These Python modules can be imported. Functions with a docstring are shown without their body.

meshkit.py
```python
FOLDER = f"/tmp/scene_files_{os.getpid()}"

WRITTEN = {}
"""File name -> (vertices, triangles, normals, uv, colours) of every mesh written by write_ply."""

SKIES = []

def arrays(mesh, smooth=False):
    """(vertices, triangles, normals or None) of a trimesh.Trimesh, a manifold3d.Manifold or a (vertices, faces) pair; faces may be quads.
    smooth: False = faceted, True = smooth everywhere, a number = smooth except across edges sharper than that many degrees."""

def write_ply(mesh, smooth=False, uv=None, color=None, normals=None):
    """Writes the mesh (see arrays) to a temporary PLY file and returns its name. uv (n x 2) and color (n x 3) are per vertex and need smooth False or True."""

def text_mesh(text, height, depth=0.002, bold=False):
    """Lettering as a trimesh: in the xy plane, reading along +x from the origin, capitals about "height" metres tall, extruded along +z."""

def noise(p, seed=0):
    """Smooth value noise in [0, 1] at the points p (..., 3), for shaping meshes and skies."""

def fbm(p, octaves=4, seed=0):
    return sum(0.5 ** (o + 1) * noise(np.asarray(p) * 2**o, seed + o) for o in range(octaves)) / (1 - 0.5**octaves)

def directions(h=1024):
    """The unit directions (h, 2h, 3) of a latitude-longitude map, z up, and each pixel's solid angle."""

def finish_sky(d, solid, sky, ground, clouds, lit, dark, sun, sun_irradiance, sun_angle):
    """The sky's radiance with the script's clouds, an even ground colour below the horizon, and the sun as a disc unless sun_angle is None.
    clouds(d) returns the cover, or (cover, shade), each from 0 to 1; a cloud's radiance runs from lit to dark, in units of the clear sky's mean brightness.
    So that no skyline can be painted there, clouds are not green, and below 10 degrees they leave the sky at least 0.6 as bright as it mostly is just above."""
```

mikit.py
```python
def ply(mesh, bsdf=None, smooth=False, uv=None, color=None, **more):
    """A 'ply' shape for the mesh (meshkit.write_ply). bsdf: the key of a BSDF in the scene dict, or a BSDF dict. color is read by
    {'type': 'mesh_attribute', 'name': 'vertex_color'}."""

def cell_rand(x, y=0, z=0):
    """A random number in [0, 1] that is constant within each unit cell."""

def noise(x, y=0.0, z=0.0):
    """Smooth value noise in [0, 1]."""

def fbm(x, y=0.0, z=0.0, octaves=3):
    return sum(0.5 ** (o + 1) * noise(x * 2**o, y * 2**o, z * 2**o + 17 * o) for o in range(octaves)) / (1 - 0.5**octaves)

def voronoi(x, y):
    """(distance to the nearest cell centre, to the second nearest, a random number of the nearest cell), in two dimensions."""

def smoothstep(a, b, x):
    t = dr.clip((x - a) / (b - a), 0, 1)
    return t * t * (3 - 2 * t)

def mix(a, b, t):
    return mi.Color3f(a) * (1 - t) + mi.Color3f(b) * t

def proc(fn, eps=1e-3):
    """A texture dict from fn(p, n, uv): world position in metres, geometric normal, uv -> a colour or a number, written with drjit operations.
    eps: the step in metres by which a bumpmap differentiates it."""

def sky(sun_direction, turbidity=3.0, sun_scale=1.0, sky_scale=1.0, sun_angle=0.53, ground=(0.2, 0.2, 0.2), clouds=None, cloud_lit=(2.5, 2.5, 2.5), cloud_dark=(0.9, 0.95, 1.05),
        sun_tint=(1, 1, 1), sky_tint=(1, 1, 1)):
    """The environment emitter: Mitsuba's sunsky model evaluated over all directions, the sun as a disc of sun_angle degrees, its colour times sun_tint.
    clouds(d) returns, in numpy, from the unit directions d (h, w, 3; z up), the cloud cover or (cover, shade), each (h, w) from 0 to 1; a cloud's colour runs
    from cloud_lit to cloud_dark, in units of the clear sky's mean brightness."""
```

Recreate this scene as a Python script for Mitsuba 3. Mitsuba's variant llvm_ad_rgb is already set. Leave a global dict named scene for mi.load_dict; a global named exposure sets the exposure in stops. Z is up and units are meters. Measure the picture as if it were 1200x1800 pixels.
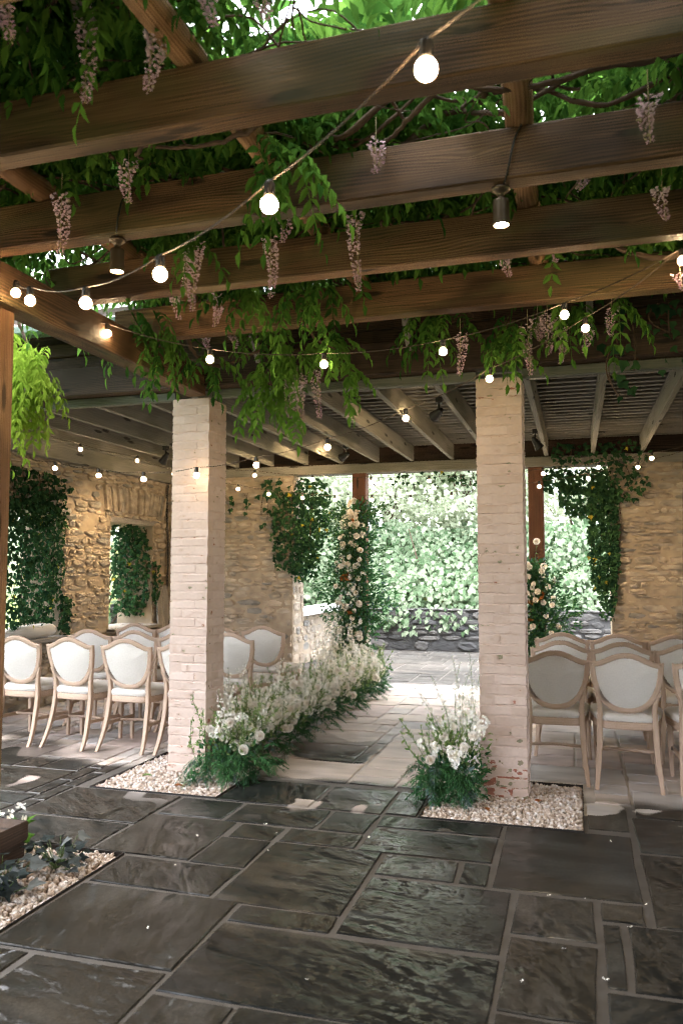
import math, random
import numpy as np, trimesh
import drjit as dr, mitsuba as mi
import mikit
from mikit import noise, fbm, smoothstep, mix, proc
from shapely.geometry import Polygon, box as sbox

random.seed(11)
rng = np.random.default_rng(11)
T = mi.ScalarTransform4f
scene, labels, taken = {}, {}, {}

# ------------------------------------------------------------------ camera, sky, exposure
H = 1.52
F_PX, PITCH, YAW = 1393.0, math.radians(4.147), math.radians(16.4355)
fw = np.array([-math.sin(YAW) * math.cos(PITCH), math.cos(YAW) * math.cos(PITCH), math.sin(PITCH)])
eye = np.array([0, 0, H])
scene['camera'] = {'type': 'thinlens', 'aperture_radius': 0.005, 'focus_distance': 6.4, 'fov': math.degrees(2 * math.atan(600 / F_PX)), 'fov_axis': 'x', 'near_clip': 0.05, 'far_clip': 500.0,
                   'to_world': T().look_at(origin=eye.tolist(), target=(eye + fw).tolist(), up=[0, 0, 1])}
scene['sky_light'] = mikit.sky([-0.12, 0.10, 0.97], turbidity=3, sun_scale=0.45, sun_angle=80, clouds=lambda d: 1.0, sun_tint=(0.90, 0.97, 1.13), cloud_lit=(2.4, 2.5, 2.75))
exposure = 5.1

# ------------------------------------------------------------------ materials
def c3(*a): return mi.Color3f(*a)
def two(b): return {'type': 'twosided', 'bsdf': b}
def bump(b, fn, eps=1e-3): return {'type': 'bumpmap', 'texture': proc(fn, eps), 'scale': 1.0, 'bsdf': b}
def plain(col, rough=0.6, **k): return two({'type': 'principled', 'base_color': {'type': 'rgb', 'value': list(col)}, 'roughness': rough, **k})
def leafmat(name, fn, trans=1.0, rough=0.45):
    def safe(p, n, uv): return fn(p, n, mi.Point2f(dr.clip(uv.x, 0, 1), dr.clip(uv.y, 0, 1)))
    scene[name] = {'type': 'principledthin', 'base_color': proc(safe), 'roughness': rough, 'diff_trans': trans, 'spec_trans': 0.0, 'eta': 1.4}

def wetness(p):
    n = fbm(p.x * 1.1 + 3.1, p.y * 1.1, 0.0, 3)
    n2 = fbm(p.x * 2.6 + 9.0, p.y * 2.6, 4.0, 3)
    out = smoothstep(5.72, 5.50, p.y + 0.30 * (n2 - 0.5)) 
    pud = smoothstep(0.60, 0.645, n + 0.10 * (n2 - 0.5)) * smoothstep(7.6, 6.2, p.y)
    dryspot = smoothstep(0.63, 0.66, n2) * smoothstep(4.55, 5.3, p.y)
    left = 0.80 * smoothstep(-2.7, -3.5, p.x) * smoothstep(7.3, 6.2, p.y + 0.8 * (n2 - 0.5)) * smoothstep(0.26, 0.42, n)
    pud = dr.maximum(pud, left)
    yard = smoothstep(10.1, 10.7, p.y + 0.6 * (n2 - 0.5)) * (0.94 + 0.1 * (n - 0.5))
    return dr.clip(dr.maximum(dr.maximum(out * (1 - dryspot), pud), yard), 0, 1)
def flag_col(p, n, uv):
    a = mix((0.47, 0.405, 0.355), (0.40, 0.38, 0.37), smoothstep(0.2, 0.8, uv.x))
    a = mix(a, (0.44, 0.365, 0.335), smoothstep(0.72, 0.95, uv.y))
    g = fbm(p.x * 3 + uv.x * 40, p.y * 8, 1.0, 4)
    a = a * (0.68 + 0.64 * g)
    w = wetness(p)
    ang = uv.y * 3.1
    u = p.x * dr.cos(ang) + p.y * dr.sin(ang); v = p.y * dr.cos(ang) - p.x * dr.sin(ang)
    cl = fbm(u * 2.4 + uv.x * 50, v * 8.0, uv.x * 30, 4)
    wetc = mix(mix((0.008, 0.0100, 0.0105), (0.019, 0.0175, 0.0145), uv.x), mix((0.025, 0.028, 0.028), (0.040, 0.036, 0.030), uv.y), 0.8 * smoothstep(0.42, 0.72, cl)) * (0.55 + 0.9 * g)
    sp = noise(u * 150 + 11, v * 150, uv.x * 9)
    wetc = wetc * (0.75 + 0.5 * sp)
    return mix(a, wetc, w)
def flag_rough(p, n, uv):
    w = wetness(p)
    g = fbm(p.x * 5, p.y * 5, 7.0 + uv.x * 9, 3)
    yard = smoothstep(10.1, 10.7, p.y)
    return 0.52 + (0.18 + 0.20 * g + 0.47 * yard - 0.52) * w
def flag_bump(p, n, uv):
    ang = uv.y * 3.1
    u = p.x * dr.cos(ang) + p.y * dr.sin(ang); v = p.y * dr.cos(ang) - p.x * dr.sin(ang)
    r = fbm(u * 3.0 + uv.x * 50, v * 7.0, uv.x * 30, 4)
    ter = dr.floor(r * 9) + smoothstep(0.55, 1.0, r * 9 - dr.floor(r * 9))
    fine = fbm(u * 21 + 5, v * 47, uv.x * 10, 4)
    clf = smoothstep(0.0, 0.25, dr.abs(fbm(u * 1.7 + uv.x * 20, v * 6.0, uv.x * 13, 3) - 0.5) * 4)
    return 0.00022 * ter + 0.0005 * r + 0.0013 * fine + 0.0006 * clf + 0.0008 * fbm(u * 83 + v * 31, v * 97 - u * 29, uv.x * 21, 2)
scene['m_flag'] = two(bump({'type': 'principled', 'base_color': proc(flag_col), 'roughness': proc(flag_rough), 'specular': 0.27}, flag_bump, 2e-3))
def joint_col(p, n, uv):
    g = fbm(p.x * 9, p.y * 9, 0.0, 4)
    d = mix((0.30, 0.27, 0.24), (0.50, 0.46, 0.42), g)
    return d * (1 - 0.83 * wetness(p))
scene['m_joint'] = two({'type': 'principled', 'base_color': proc(joint_col), 'roughness': 0.7})
def ground_col(p, n, uv):
    g = fbm(p.x * 1.5, p.y * 1.5, 0.0, 4); return mix((0.09, 0.12, 0.04), (0.18, 0.2, 0.08), g)
scene['m_ground'] = two({'type': 'diffuse', 'reflectance': proc(ground_col)})
def pebble_col(p, n, uv):
    a = mix((0.50, 0.425, 0.37), (0.30, 0.225, 0.17), smoothstep(0.35, 1.0, uv.x)); return mix(a, (0.62, 0.59, 0.57), smoothstep(0.6, 0.9, uv.y))
scene['m_pebble'] = two({'type': 'principled', 'base_color': proc(pebble_col), 'roughness': 0.45})
def brick_col(p, n, uv):
    g = fbm(p.x * 60, p.y * 60, p.z * 60, 3)
    chip = fbm(p.x * 17 + uv.x * 31, p.y * 17, p.z * 21, 4)
    paint = mix((0.49, 0.380, 0.322), (0.56, 0.450, 0.395), uv.x) * (0.93 + 0.14 * g)
    paint = mix(paint, (0.47, 0.34, 0.27), 0.55 * smoothstep(0.55, 0.72, chip))
    raw = mix((0.30, 0.12, 0.08), (0.22, 0.20, 0.13), smoothstep(0.35, 0.65, uv.y)) * (0.7 + 0.6 * g)
    low = smoothstep(0.42, 0.02, p.z) * (0.04 + 0.20 * smoothstep(-2.0, -1.0, p.x)) + 0.05 * smoothstep(0.75, 0.95, uv.y)
    return mix(paint, raw, smoothstep(0.755, 0.785, chip + low))
def brick_bump(p, n, uv): return 0.0009 * fbm(p.x * 45, p.y * 45, p.z * 45, 3) + 0.003 * smoothstep(0.72, 0.66, fbm(p.x * 17 + uv.x * 31, p.y * 17, p.z * 21, 4))
scene['m_brick'] = two(bump({'type': 'principled', 'base_color': proc(brick_col), 'roughness': 0.62}, brick_bump, 1.5e-3))
def rubble_col(p, n, uv):
    g = fbm(p.x * 11, p.y * 11, p.z * 16, 4)
    a = mix((0.335, 0.272, 0.208), (0.255, 0.226, 0.192), uv.x)
    a = mix(a, (0.20, 0.19, 0.175), smoothstep(0.80, 0.92, uv.y))
    parge = mix((0.40, 0.338, 0.265), (0.36, 0.312, 0.256), uv.y)
    lime = fbm(p.x * 3.1 + 5, p.y * 3.1, p.z * 4.0, 4)
    return mix(a, parge, 0.85 * smoothstep(0.46, 0.64, lime)) * (0.5 + 0.95 * g)
def mortar_col(p, n, uv): return mix((0.19, 0.155, 0.118), (0.41, 0.342, 0.262), fbm(p.x * 9, p.y * 9, p.z * 9, 4))
scene['m_mortar'] = two({'type': 'principled', 'base_color': proc(mortar_col), 'roughness': 0.95, 'specular': 0.1})
def rubble_bump(p, n, uv): return 0.022 * fbm(p.x * 13, p.y * 13, p.z * 32, 5) + 0.006 * fbm(p.x * 60, p.y * 60, p.z * 60, 2)
scene['m_rubble'] = two(bump({'type': 'principled', 'base_color': proc(rubble_col), 'roughness': 0.9, 'specular': 0.2}, rubble_bump, 2e-3))
def fieldstone_col(p, n, uv):
    g = fbm(p.x * 7, p.y * 7, p.z * 10, 4); return mix((0.045, 0.047, 0.050), (0.125, 0.12, 0.112), uv.x) * (0.6 + 0.8 * g)
scene['m_fieldstone'] = two({'type': 'principled', 'base_color': proc(fieldstone_col), 'roughness': 0.85})
def wood(name, dark, light, stain=(0.5, 0.5, 0.5), rough=0.65, scale=1.0, stainamt=0.5, moss=0.0):
    def col(p, n, uv):
        w = fbm(uv.x * 0.9, uv.y * 5.0, 3.0, 3)
        rings = uv.y * 120 * scale + w * 11.0 + fbm(uv.x * 1.1, uv.y * 6, 9.0, 2) * 7
        kd, _, kr = mikit.voronoi(uv.x * 1.3, uv.y * 6.0)
        knot = smoothstep(0.13, 0.06, kd) * (kr > 0.45)
        s = 0.5 + 0.5 * dr.sin((rings + 3.0 * dr.exp(-kd * 7)) * 4.2)
        fine = fbm(uv.x * 5, uv.y * 210, 0.0, 3)
        amp = 0.25 + 0.75 * smoothstep(0.35, 0.65, fbm(uv.x * 0.7 + 3, uv.y * 4, 21.0, 2))
        g = dr.clip(0.52 * s * dr.sqrt(s) * amp + 0.62 * fine + 0.6 * (w - 0.5) - 0.04, 0, 1)
        base = mix(dark, light, g) * (1 - 0.72 * knot)
        st = fbm(uv.x * 1.6 + 7, uv.y * 6, 11.0, 3)
        base = base * mix((1, 1, 1), stain, stainamt * smoothstep(0.42, 0.70, st))
        if moss: base = mix(base, (0.075, 0.085, 0.03), moss * smoothstep(0.52, 0.68, fbm(uv.x * 2.3 + 31, uv.y * 8, 5.0, 3)))
        return base
    def bm(p, n, uv): return 0.0012 * fbm(uv.x * 5, uv.y * 160, 0.0, 3)
    scene[name] = two(bump({'type': 'principled', 'base_color': proc(col), 'roughness': rough, 'specular': 0.35}, bm, 1e-3))
wood('m_beam', (0.044, 0.022, 0.010), (0.225, 0.128, 0.066), (0.32, 0.29, 0.27), stainamt=0.9, moss=0.28)
wood('m_darkwood', (0.022, 0.014, 0.010), (0.085, 0.050, 0.032), (0.6, 0.6, 0.62), stainamt=0.6)
wood('m_joist', (0.16, 0.155, 0.135), (0.27, 0.255, 0.225), (0.62, 0.64, 0.56), rough=0.7, stainamt=0.7, scale=0.6)
wood('m_trim', (0.075, 0.085, 0.072), (0.14, 0.15, 0.125), (0.7, 0.7, 0.7), rough=0.6, scale=0.5)
wood('m_post', (0.075, 0.028, 0.014), (0.19, 0.08, 0.04), (0.6, 0.6, 0.6))
wood('m_log', (0.16, 0.085, 0.040), (0.42, 0.26, 0.14), (0.45, 0.4, 0.4), stainamt=0.8)
wood('m_chairwood', (0.37, 0.265, 0.195), (0.54, 0.415, 0.325), (0.85, 0.82, 0.8), rough=0.45, scale=1.2)
wood('m_greyboard', (0.16, 0.15, 0.14), (0.34, 0.32, 0.30), (0.6, 0.6, 0.6), rough=0.8)
def shingle_col(p, n, uv): return mix((0.05, 0.040, 0.032), (0.15, 0.12, 0.09), uv.x) * (0.7 + 0.6 * fbm(p.x * 60, p.y * 6, uv.x * 20, 3))
scene['m_shingle'] = two({'type': 'principled', 'base_color': proc(shingle_col), 'roughness': 0.8})
def linen_col(p, n, uv):
    w = noise(p.x * 420, p.y * 420, p.z * 110) * 0.5 + 0.5 * noise(p.x * 110, p.y * 110, p.z * 420)
    return mix((0.49, 0.468, 0.435), (0.60, 0.578, 0.54), w)
def linen_bump(p, n, uv): return 0.0006 * noise(p.x * 300, p.y * 300, p.z * 300) + 0.004 * fbm(p.x * 5, p.y * 5, p.z * 5, 2)
scene['m_linen'] = two(bump({'type': 'principled', 'base_color': proc(linen_col), 'roughness': 0.9, 'sheen': 0.4, 'specular': 0.2}, linen_bump, 2e-3))
leafmat('m_leaf', lambda p, n, uv: mix((0.024, 0.076, 0.015), (0.115, 0.245, 0.042), uv.x) * (0.75 + 0.5 * uv.y), 0.9, 0.4)
leafmat('m_ivy', lambda p, n, uv: mix(mix((0.014, 0.042, 0.022), (0.040, 0.092, 0.036), uv.x), (0.34, 0.28, 0.04), smoothstep(0.991, 0.994, uv.y)), 0.4, 0.24)
leafmat('m_hedge', lambda p, n, uv: mix((0.09, 0.17, 0.08), (0.42, 0.50, 0.36), uv.x), 1.0, 0.5)
leafmat('m_spring', lambda p, n, uv: mix((0.34, 0.40, 0.28), (0.54, 0.58, 0.46), uv.x), 1.0, 0.6)
leafmat('m_fern', lambda p, n, uv: mix(mix((0.028, 0.085, 0.036), (0.065, 0.165, 0.060), uv.x), (0.11, 0.17, 0.16), smoothstep(0.86, 0.9, uv.y)), 0.5, 0.35)
leafmat('m_sprig', lambda p, n, uv: mix((0.10, 0.19, 0.055), (0.28, 0.37, 0.13), uv.x), 0.8, 0.5)
leafmat('m_lit_leaf', lambda p, n, uv: mix((0.15, 0.29, 0.03), (0.34, 0.45, 0.07), uv.x), 1.0, 0.4)  # paler new growth, with the light falling on it put into the colour
leafmat('m_petal', lambda p, n, uv: mix((0.88, 0.87, 0.84), (0.87, 0.84, 0.74), smoothstep(0.5, 1.0, uv.x)), 0.25, 0.6)
leafmat('m_rose', lambda p, n, uv: mix((0.88, 0.86, 0.82), (0.86, 0.79, 0.70), smoothstep(0.55, 1.0, uv.x)), 0.35, 0.6)
leafmat('m_lilac', lambda p, n, uv: mix(mix((0.50, 0.33, 0.43), (0.68, 0.55, 0.62), uv.x), (0.40, 0.36, 0.22), smoothstep(0.80, 0.86, uv.y)), 0.5, 0.6)
leafmat('m_rust', lambda p, n, uv: mix((0.20, 0.07, 0.02), (0.34, 0.13, 0.04), uv.x), 0.4, 0.5)
leafmat('m_heuchera', lambda p, n, uv: mix((0.035, 0.045, 0.045), (0.20, 0.22, 0.22), smoothstep(0.5, 1, uv.x)), 0.3, 0.4)
def bark_col(p, n, uv): return mix((0.028, 0.018, 0.012), (0.10, 0.062, 0.038), fbm(p.x * 22, p.y * 22, p.z * 22, 3))
scene['m_bark'] = two({'type': 'principled', 'base_color': proc(bark_col), 'roughness': 0.85})
scene['m_stem'] = plain((0.09, 0.15, 0.05), 0.6)
scene['m_black'] = plain((0.016, 0.014, 0.013), 0.45)
scene['m_cable'] = plain((0.06, 0.042, 0.03), 0.6)
scene['m_bronze'] = plain((0.10, 0.075, 0.055), 0.35, metallic=0.7)
scene['m_whitepaint'] = plain((0.80, 0.79, 0.77), 0.6)
scene['m_gutter'] = plain((0.10, 0.16, 0.13), 0.35)

# ------------------------------------------------------------------ helpers
def nk(k):
    n = taken.get(k, 0); taken[k] = n + 1
    return k if n == 0 else f'{k}_{n:03d}'
def thing(name, label=None, cat=None, group=None, kind=None):
    k = nk(name); d = {}
    if label: d['label'] = label
    if cat: d['category'] = cat
    if group: d['group'] = group
    if kind: d['kind'] = kind
    labels[k] = d
    return k
def put(name, mesh, mat, parent=None, uv=None, smooth=False, label=None, kind=None, shape=None, tw=None):
    smooth = bool(smooth)
    k = nk(f'{parent}__{name}') if parent else name
    d = shape if shape is not None else mikit.ply(mesh, mat, smooth=smooth, uv=uv)
    scene[k] = {**d, 'to_world': tw} if tw is not None else d
    if label or kind: labels[k] = {**({'label': label} if label else {}), **({'kind': kind} if kind else {})}
    return k
class MB:
    def __init__(self): self.v, self.f, self.u, self.n = [], [], [], 0
    def add(self, v, f, uv=None):
        v = np.asarray(v, float); f = np.asarray(f, int)
        if f.shape[1] == 4: f = np.vstack([f[:, [0, 1, 2]], f[:, [0, 2, 3]]])
        self.v.append(v); self.f.append(f + self.n); self.n += len(v)
        if uv is None: uv = np.tile(rng.random(2), (len(v), 1))
        self.u.append(np.asarray(uv, float)); return self
    def get(self): return np.vstack(self.v), np.vstack(self.f), np.vstack(self.u)
    def put(self, name, mat, parent=None, smooth=False, **k):
        v, f, u = self.get()
        return put(name, (v, f), mat, parent, uv=u, smooth=smooth, **k)
    def ply(self, mat, smooth=False):
        v, f, u = self.get(); return mikit.ply((v, f), mat, smooth=smooth, uv=u)
def unit(a):
    a = np.asarray(a, float); return a / (np.linalg.norm(a, axis=-1, keepdims=True) + 1e-12)
def beam(p0, p1, w, h, ch=0.008, up=(0, 0, 1), bow=0.0):
    """A sawn timber from p0 to p1 (centre line), w wide, h high, edges eased; uv = metres along, metres round."""
    p0, p1 = np.asarray(p0, float), np.asarray(p1, float); L = np.linalg.norm(p1 - p0); d = (p1 - p0) / L
    x = unit(np.cross(d, up)); z = np.cross(x, d)
    a, b = w / 2, h / 2
    sec = np.array([[-a + ch, -b], [a - ch, -b], [a, -b + ch], [a, b - ch], [a - ch, b], [-a + ch, b], [-a, b - ch], [-a, -b + ch]])
    per = np.concatenate([[0], np.cumsum(np.linalg.norm(np.roll(sec, -1, 0) - sec, axis=1))])
    sec = np.vstack([sec, sec[:1]]); n = max(2, int(L / 0.7) + 1); o = rng.random(2) * 20
    V, U = [], []
    for i in range(n):
        t = i / (n - 1); c = p0 + d * L * t + z * bow * math.sin(math.pi * t)
        j = rng.normal(0, 0.0012, sec.shape); j[-1] = j[0]; s = sec + j
        V.append(c + s[:, :1] * x + s[:, 1:] * z); U.append(np.stack([np.full(9, L * t) + o[0], per + o[1]], 1))
    q = [[i * 9 + k, i * 9 + k + 1, i * 9 + k + 10, i * 9 + k + 9] for i in range(n - 1) for k in range(8)]
    m = MB().add(np.vstack(V), q, np.vstack(U))
    for e, c in ((0, V[0]), (1, V[-1])):
        m.add(c[:8], [[0, i, i + 1][::-1 if not e else 1] for i in range(1, 7)], np.stack([sec[:8, 0] * 0.3 + o[0], sec[:8, 1] + o[1]], 1))
    return m
def tube(pts, rad, n=6, m=None, cap=True, tone=None):
    p = np.asarray(pts, float); r = np.broadcast_to(rad, (len(p),))
    t = unit(np.gradient(p, axis=0)); ref = np.array([0, 0, 1.0]) if abs(t[:, 2]).mean() < 0.8 else np.array([1.0, 0, 0])
    a = unit(np.cross(t, ref)); b = np.cross(t, a); an = np.arange(n) * 2 * math.pi / n
    V = (p[:, None] + r[:, None, None] * (np.cos(an)[None, :, None] * a[:, None] + np.sin(an)[None, :, None] * b[:, None])).reshape(-1, 3)
    q = [[i * n + k, i * n + (k + 1) % n, (i + 1) * n + (k + 1) % n, (i + 1) * n + k] for i in range(len(p) - 1) for k in range(n)]
    f = np.array(q); f = np.vstack([f[:, [0, 1, 2]], f[:, [0, 2, 3]]])
    if cap:
        e = (len(p) - 1) * n
        f = np.vstack([f, [[0, k + 1, k] for k in range(1, n - 1)], [[e, e + k, e + k + 1] for k in range(1, n - 1)]])
    m = m or MB()
    l = np.concatenate([[0], np.cumsum(np.linalg.norm(np.diff(p, axis=0), axis=1))])
    uv = np.stack([np.repeat(l, n), np.tile(np.arange(n) * float(np.mean(r)) * 6.28 / n, len(p))], 1) + rng.random(2) * 10
    if tone is not None: uv = np.tile(tone, (len(V), 1))
    return m.add(V, f, uv)
def spline(pts, n=24):
    from scipy.interpolate import CubicSpline
    p = np.asarray(pts, float); s = np.concatenate([[0], np.cumsum(np.linalg.norm(np.diff(p, axis=0), axis=1))])
    return CubicSpline(s, p)(np.linspace(0, s[-1], n))
def lathe(prof, n=16, at=(0, 0, 0), m=None):
    prof = np.asarray(prof, float); an = np.arange(n) * 2 * math.pi / n
    V = np.stack([prof[:, :1] * np.cos(an), prof[:, :1] * np.sin(an), np.repeat(prof[:, 1:2], n, 1)], -1).reshape(-1, 3) + at
    q = [[i * n + k, i * n + (k + 1) % n, (i + 1) * n + (k + 1) % n, (i + 1) * n + k] for i in range(len(prof) - 1) for k in range(n)]
    return (m or MB()).add(V, q)
# templates for scattered pieces: y along, x across, z up
LEAF = (np.array([[0, 0, 0], [-.5, .36, .10], [.5, .36, .10], [0, .42, 0], [-.30, .72, .02], [.30, .72, .02], [0, 1, -.14]]),
        np.array([[0, 3, 1], [0, 2, 3], [1, 3, 4], [3, 2, 5], [4, 3, 6], [3, 5, 6]]))
LEAF4 = (np.array([[0, 0, 0], [-.5, .42, .10], [.5, .42, .10], [0, 1, -.08]]), np.array([[0, 2, 1], [1, 2, 3]]))
IVY = (np.array([[0, .22, 0], [-.30, 0, .02], [-.52, .34, .05], [-.24, .48, .02], [0, 1, -.10], [.24, .48, .02], [.52, .34, .05], [.30, 0, .02]]),
       np.array([[0, 2, 1], [0, 3, 2], [0, 4, 3], [0, 5, 4], [0, 6, 5], [0, 7, 6], [0, 1, 7]]))
def petal_tpl(w=0.9, cup=0.35):
    P = [[0, 0, 0], [-.30 * w, .45, cup * .25], [.30 * w, .45, cup * .25], [-.5 * w, .75, cup * .8], [.5 * w, .75, cup * .8], [0, .55, 0], [0, 1, cup]]
    return np.array(P), np.array([[0, 5, 1], [0, 2, 5], [1, 5, 3], [5, 2, 4], [3, 5, 6], [5, 4, 6]])
PETAL = petal_tpl()
FLORET = (np.vstack([[0, 0, 0]] + [[math.cos(a) * .42, math.sin(a) * .42, .14 + .1 * (k % 2)] for k, a in enumerate(np.arange(8) * math.pi / 4)]) + [0, .3, 0],
          np.array([[0, 1, 2], [0, 3, 4], [0, 5, 6], [0, 7, 8], [0, 2, 3], [0, 6, 7]]))
PEB = trimesh.creation.icosphere(subdivisions=0)
def scatter(m, tpl, pos, d, nrm, size, width=None, uv=None):
    V, Fc = tpl; pos = np.asarray(pos, float); N = len(pos)
    if N == 0: return m
    y = unit(d); z = np.asarray(nrm, float); z = unit(z - (z * y).sum(1, keepdims=True) * y); x = np.cross(y, z)
    size = np.broadcast_to(size, (N,)); width = size if width is None else np.broadcast_to(width, (N,))
    P = pos[:, None] + V[None, :, :1] * width[:, None, None] * x[:, None] + V[None, :, 1:2] * size[:, None, None] * y[:, None] + V[None, :, 2:] * size[:, None, None] * z[:, None]
    k = len(V); f = (Fc[None] + (np.arange(N) * k)[:, None, None]).reshape(-1, 3)
    if uv is None: uv = rng.random((N, 2))
    return m.add(P.reshape(-1, 3), f, np.repeat(uv, k, 0))
def rdir(n, up=0.0):
    v = rng.normal(size=(n, 3)); v[:, 2] += up; return unit(v)
def compound(m, o, d, L, pairs=5, ll=0.075, lw=0.028, droop=0.45, tpl=LEAF, rach=True, tone=None, taper=0.0, sag=1.0):
    """Pinnate leaves: origins o, directions d, lengths L, all at once; leaflets hang from a drooping stalk."""
    o = np.asarray(o, float); N = len(o); d = unit(d); L = np.broadcast_to(L, (N,)).astype(float)
    down = np.array([0, 0, -1.0]); side = np.cross(d, down); side = np.where(np.linalg.norm(side, axis=1, keepdims=True) < .2, unit(rng.normal(size=(N, 3))), unit(side))
    upn = unit(np.cross(side, d)); upn = np.where(upn[:, 2:] < 0, -upn, upn)
    if tone is None: tone = rng.random((N, 2))
    pp, dd, nn, ss, uu = [], [], [], [], []
    for i in range(pairs + 1):
        s = 0.22 + 0.78 * i / pairs
        p = o + d * (L * s)[:, None] + down * (L * droop * s * s)[:, None]
        tang = unit(d + down * 2 * droop * s)
        k = (1 - taper * abs(s - 0.35)) * (0.85 + 0.3 * rng.random(N))
        for sg in ((0,) if i == pairs else (-1, 1)):
            dirn = unit(tang * (0.55 if sg else 1.0) + side * sg * 0.9 + down * (0.30 + 0.35 * rng.random((N, 1))) * sag + rng.normal(0, .13, (N, 3)))
            pp.append(p); dd.append(dirn); nn.append(upn + rng.normal(0, .25, (N, 3))); ss.append(k)
            uu.append(np.clip(tone + rng.normal(0, .10, (N, 2)), 0, 0.955))
    ss = np.concatenate(ss)
    scatter(m, tpl, np.vstack(pp), np.vstack(dd), np.vstack(nn), ss * ll, ss * lw, np.vstack(uu))
    if rach:
        p0, p1 = o, o + d * L[:, None] + down * (L * droop)[:, None]; pm = o + d * (L * .55)[:, None] + down * (L * droop * .3)[:, None]
        w = side * 0.0018
        V = np.stack([p0 - w, p0 + w, pm - w, pm + w, p1 - w, p1 + w], 1).reshape(-1, 3)
        f = (np.array([[0, 1, 3], [0, 3, 2], [2, 3, 5], [2, 5, 4]])[None] + (np.arange(N) * 6)[:, None, None]).reshape(-1, 3)
        m.add(V, f, np.repeat(tone, 6, 0))
    return m

# ------------------------------------------------------------------ ground and paving
def build_ground():
    xs = np.concatenate([np.linspace(-90, -12, 14), np.linspace(-10, 10, 11), np.linspace(14, 90, 14)])
    ys = np.concatenate([np.linspace(-60, -8, 10), np.linspace(-4, 14, 10), np.array([14.95, 15.4, 16, 17, 18, 20, 23, 27, 32, 40, 55, 80, 120])])
    X, Y = np.meshgrid(xs, ys, indexing='ij')
    Z = np.full_like(X, -0.06)
    Z += np.where(Y > 15.2, 0.75 * np.clip((Y - 15.2) / 0.3, 0, 1) + 0.10 * np.clip(Y - 15.5, 0, 25), 0)
    n, k = X.shape
    q = [[i * k + j, (i + 1) * k + j, (i + 1) * k + j + 1, i * k + j + 1] for i in range(n - 1) for j in range(k - 1)]
    put('ground', (np.stack([X, Y, Z], -1).reshape(-1, 3), np.array(q)), 'm_ground', smooth=True)
    labels['ground'] = {'label': 'grassy ground rising to a bank behind the hedge', 'kind': 'structure'}
build_ground()
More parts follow.
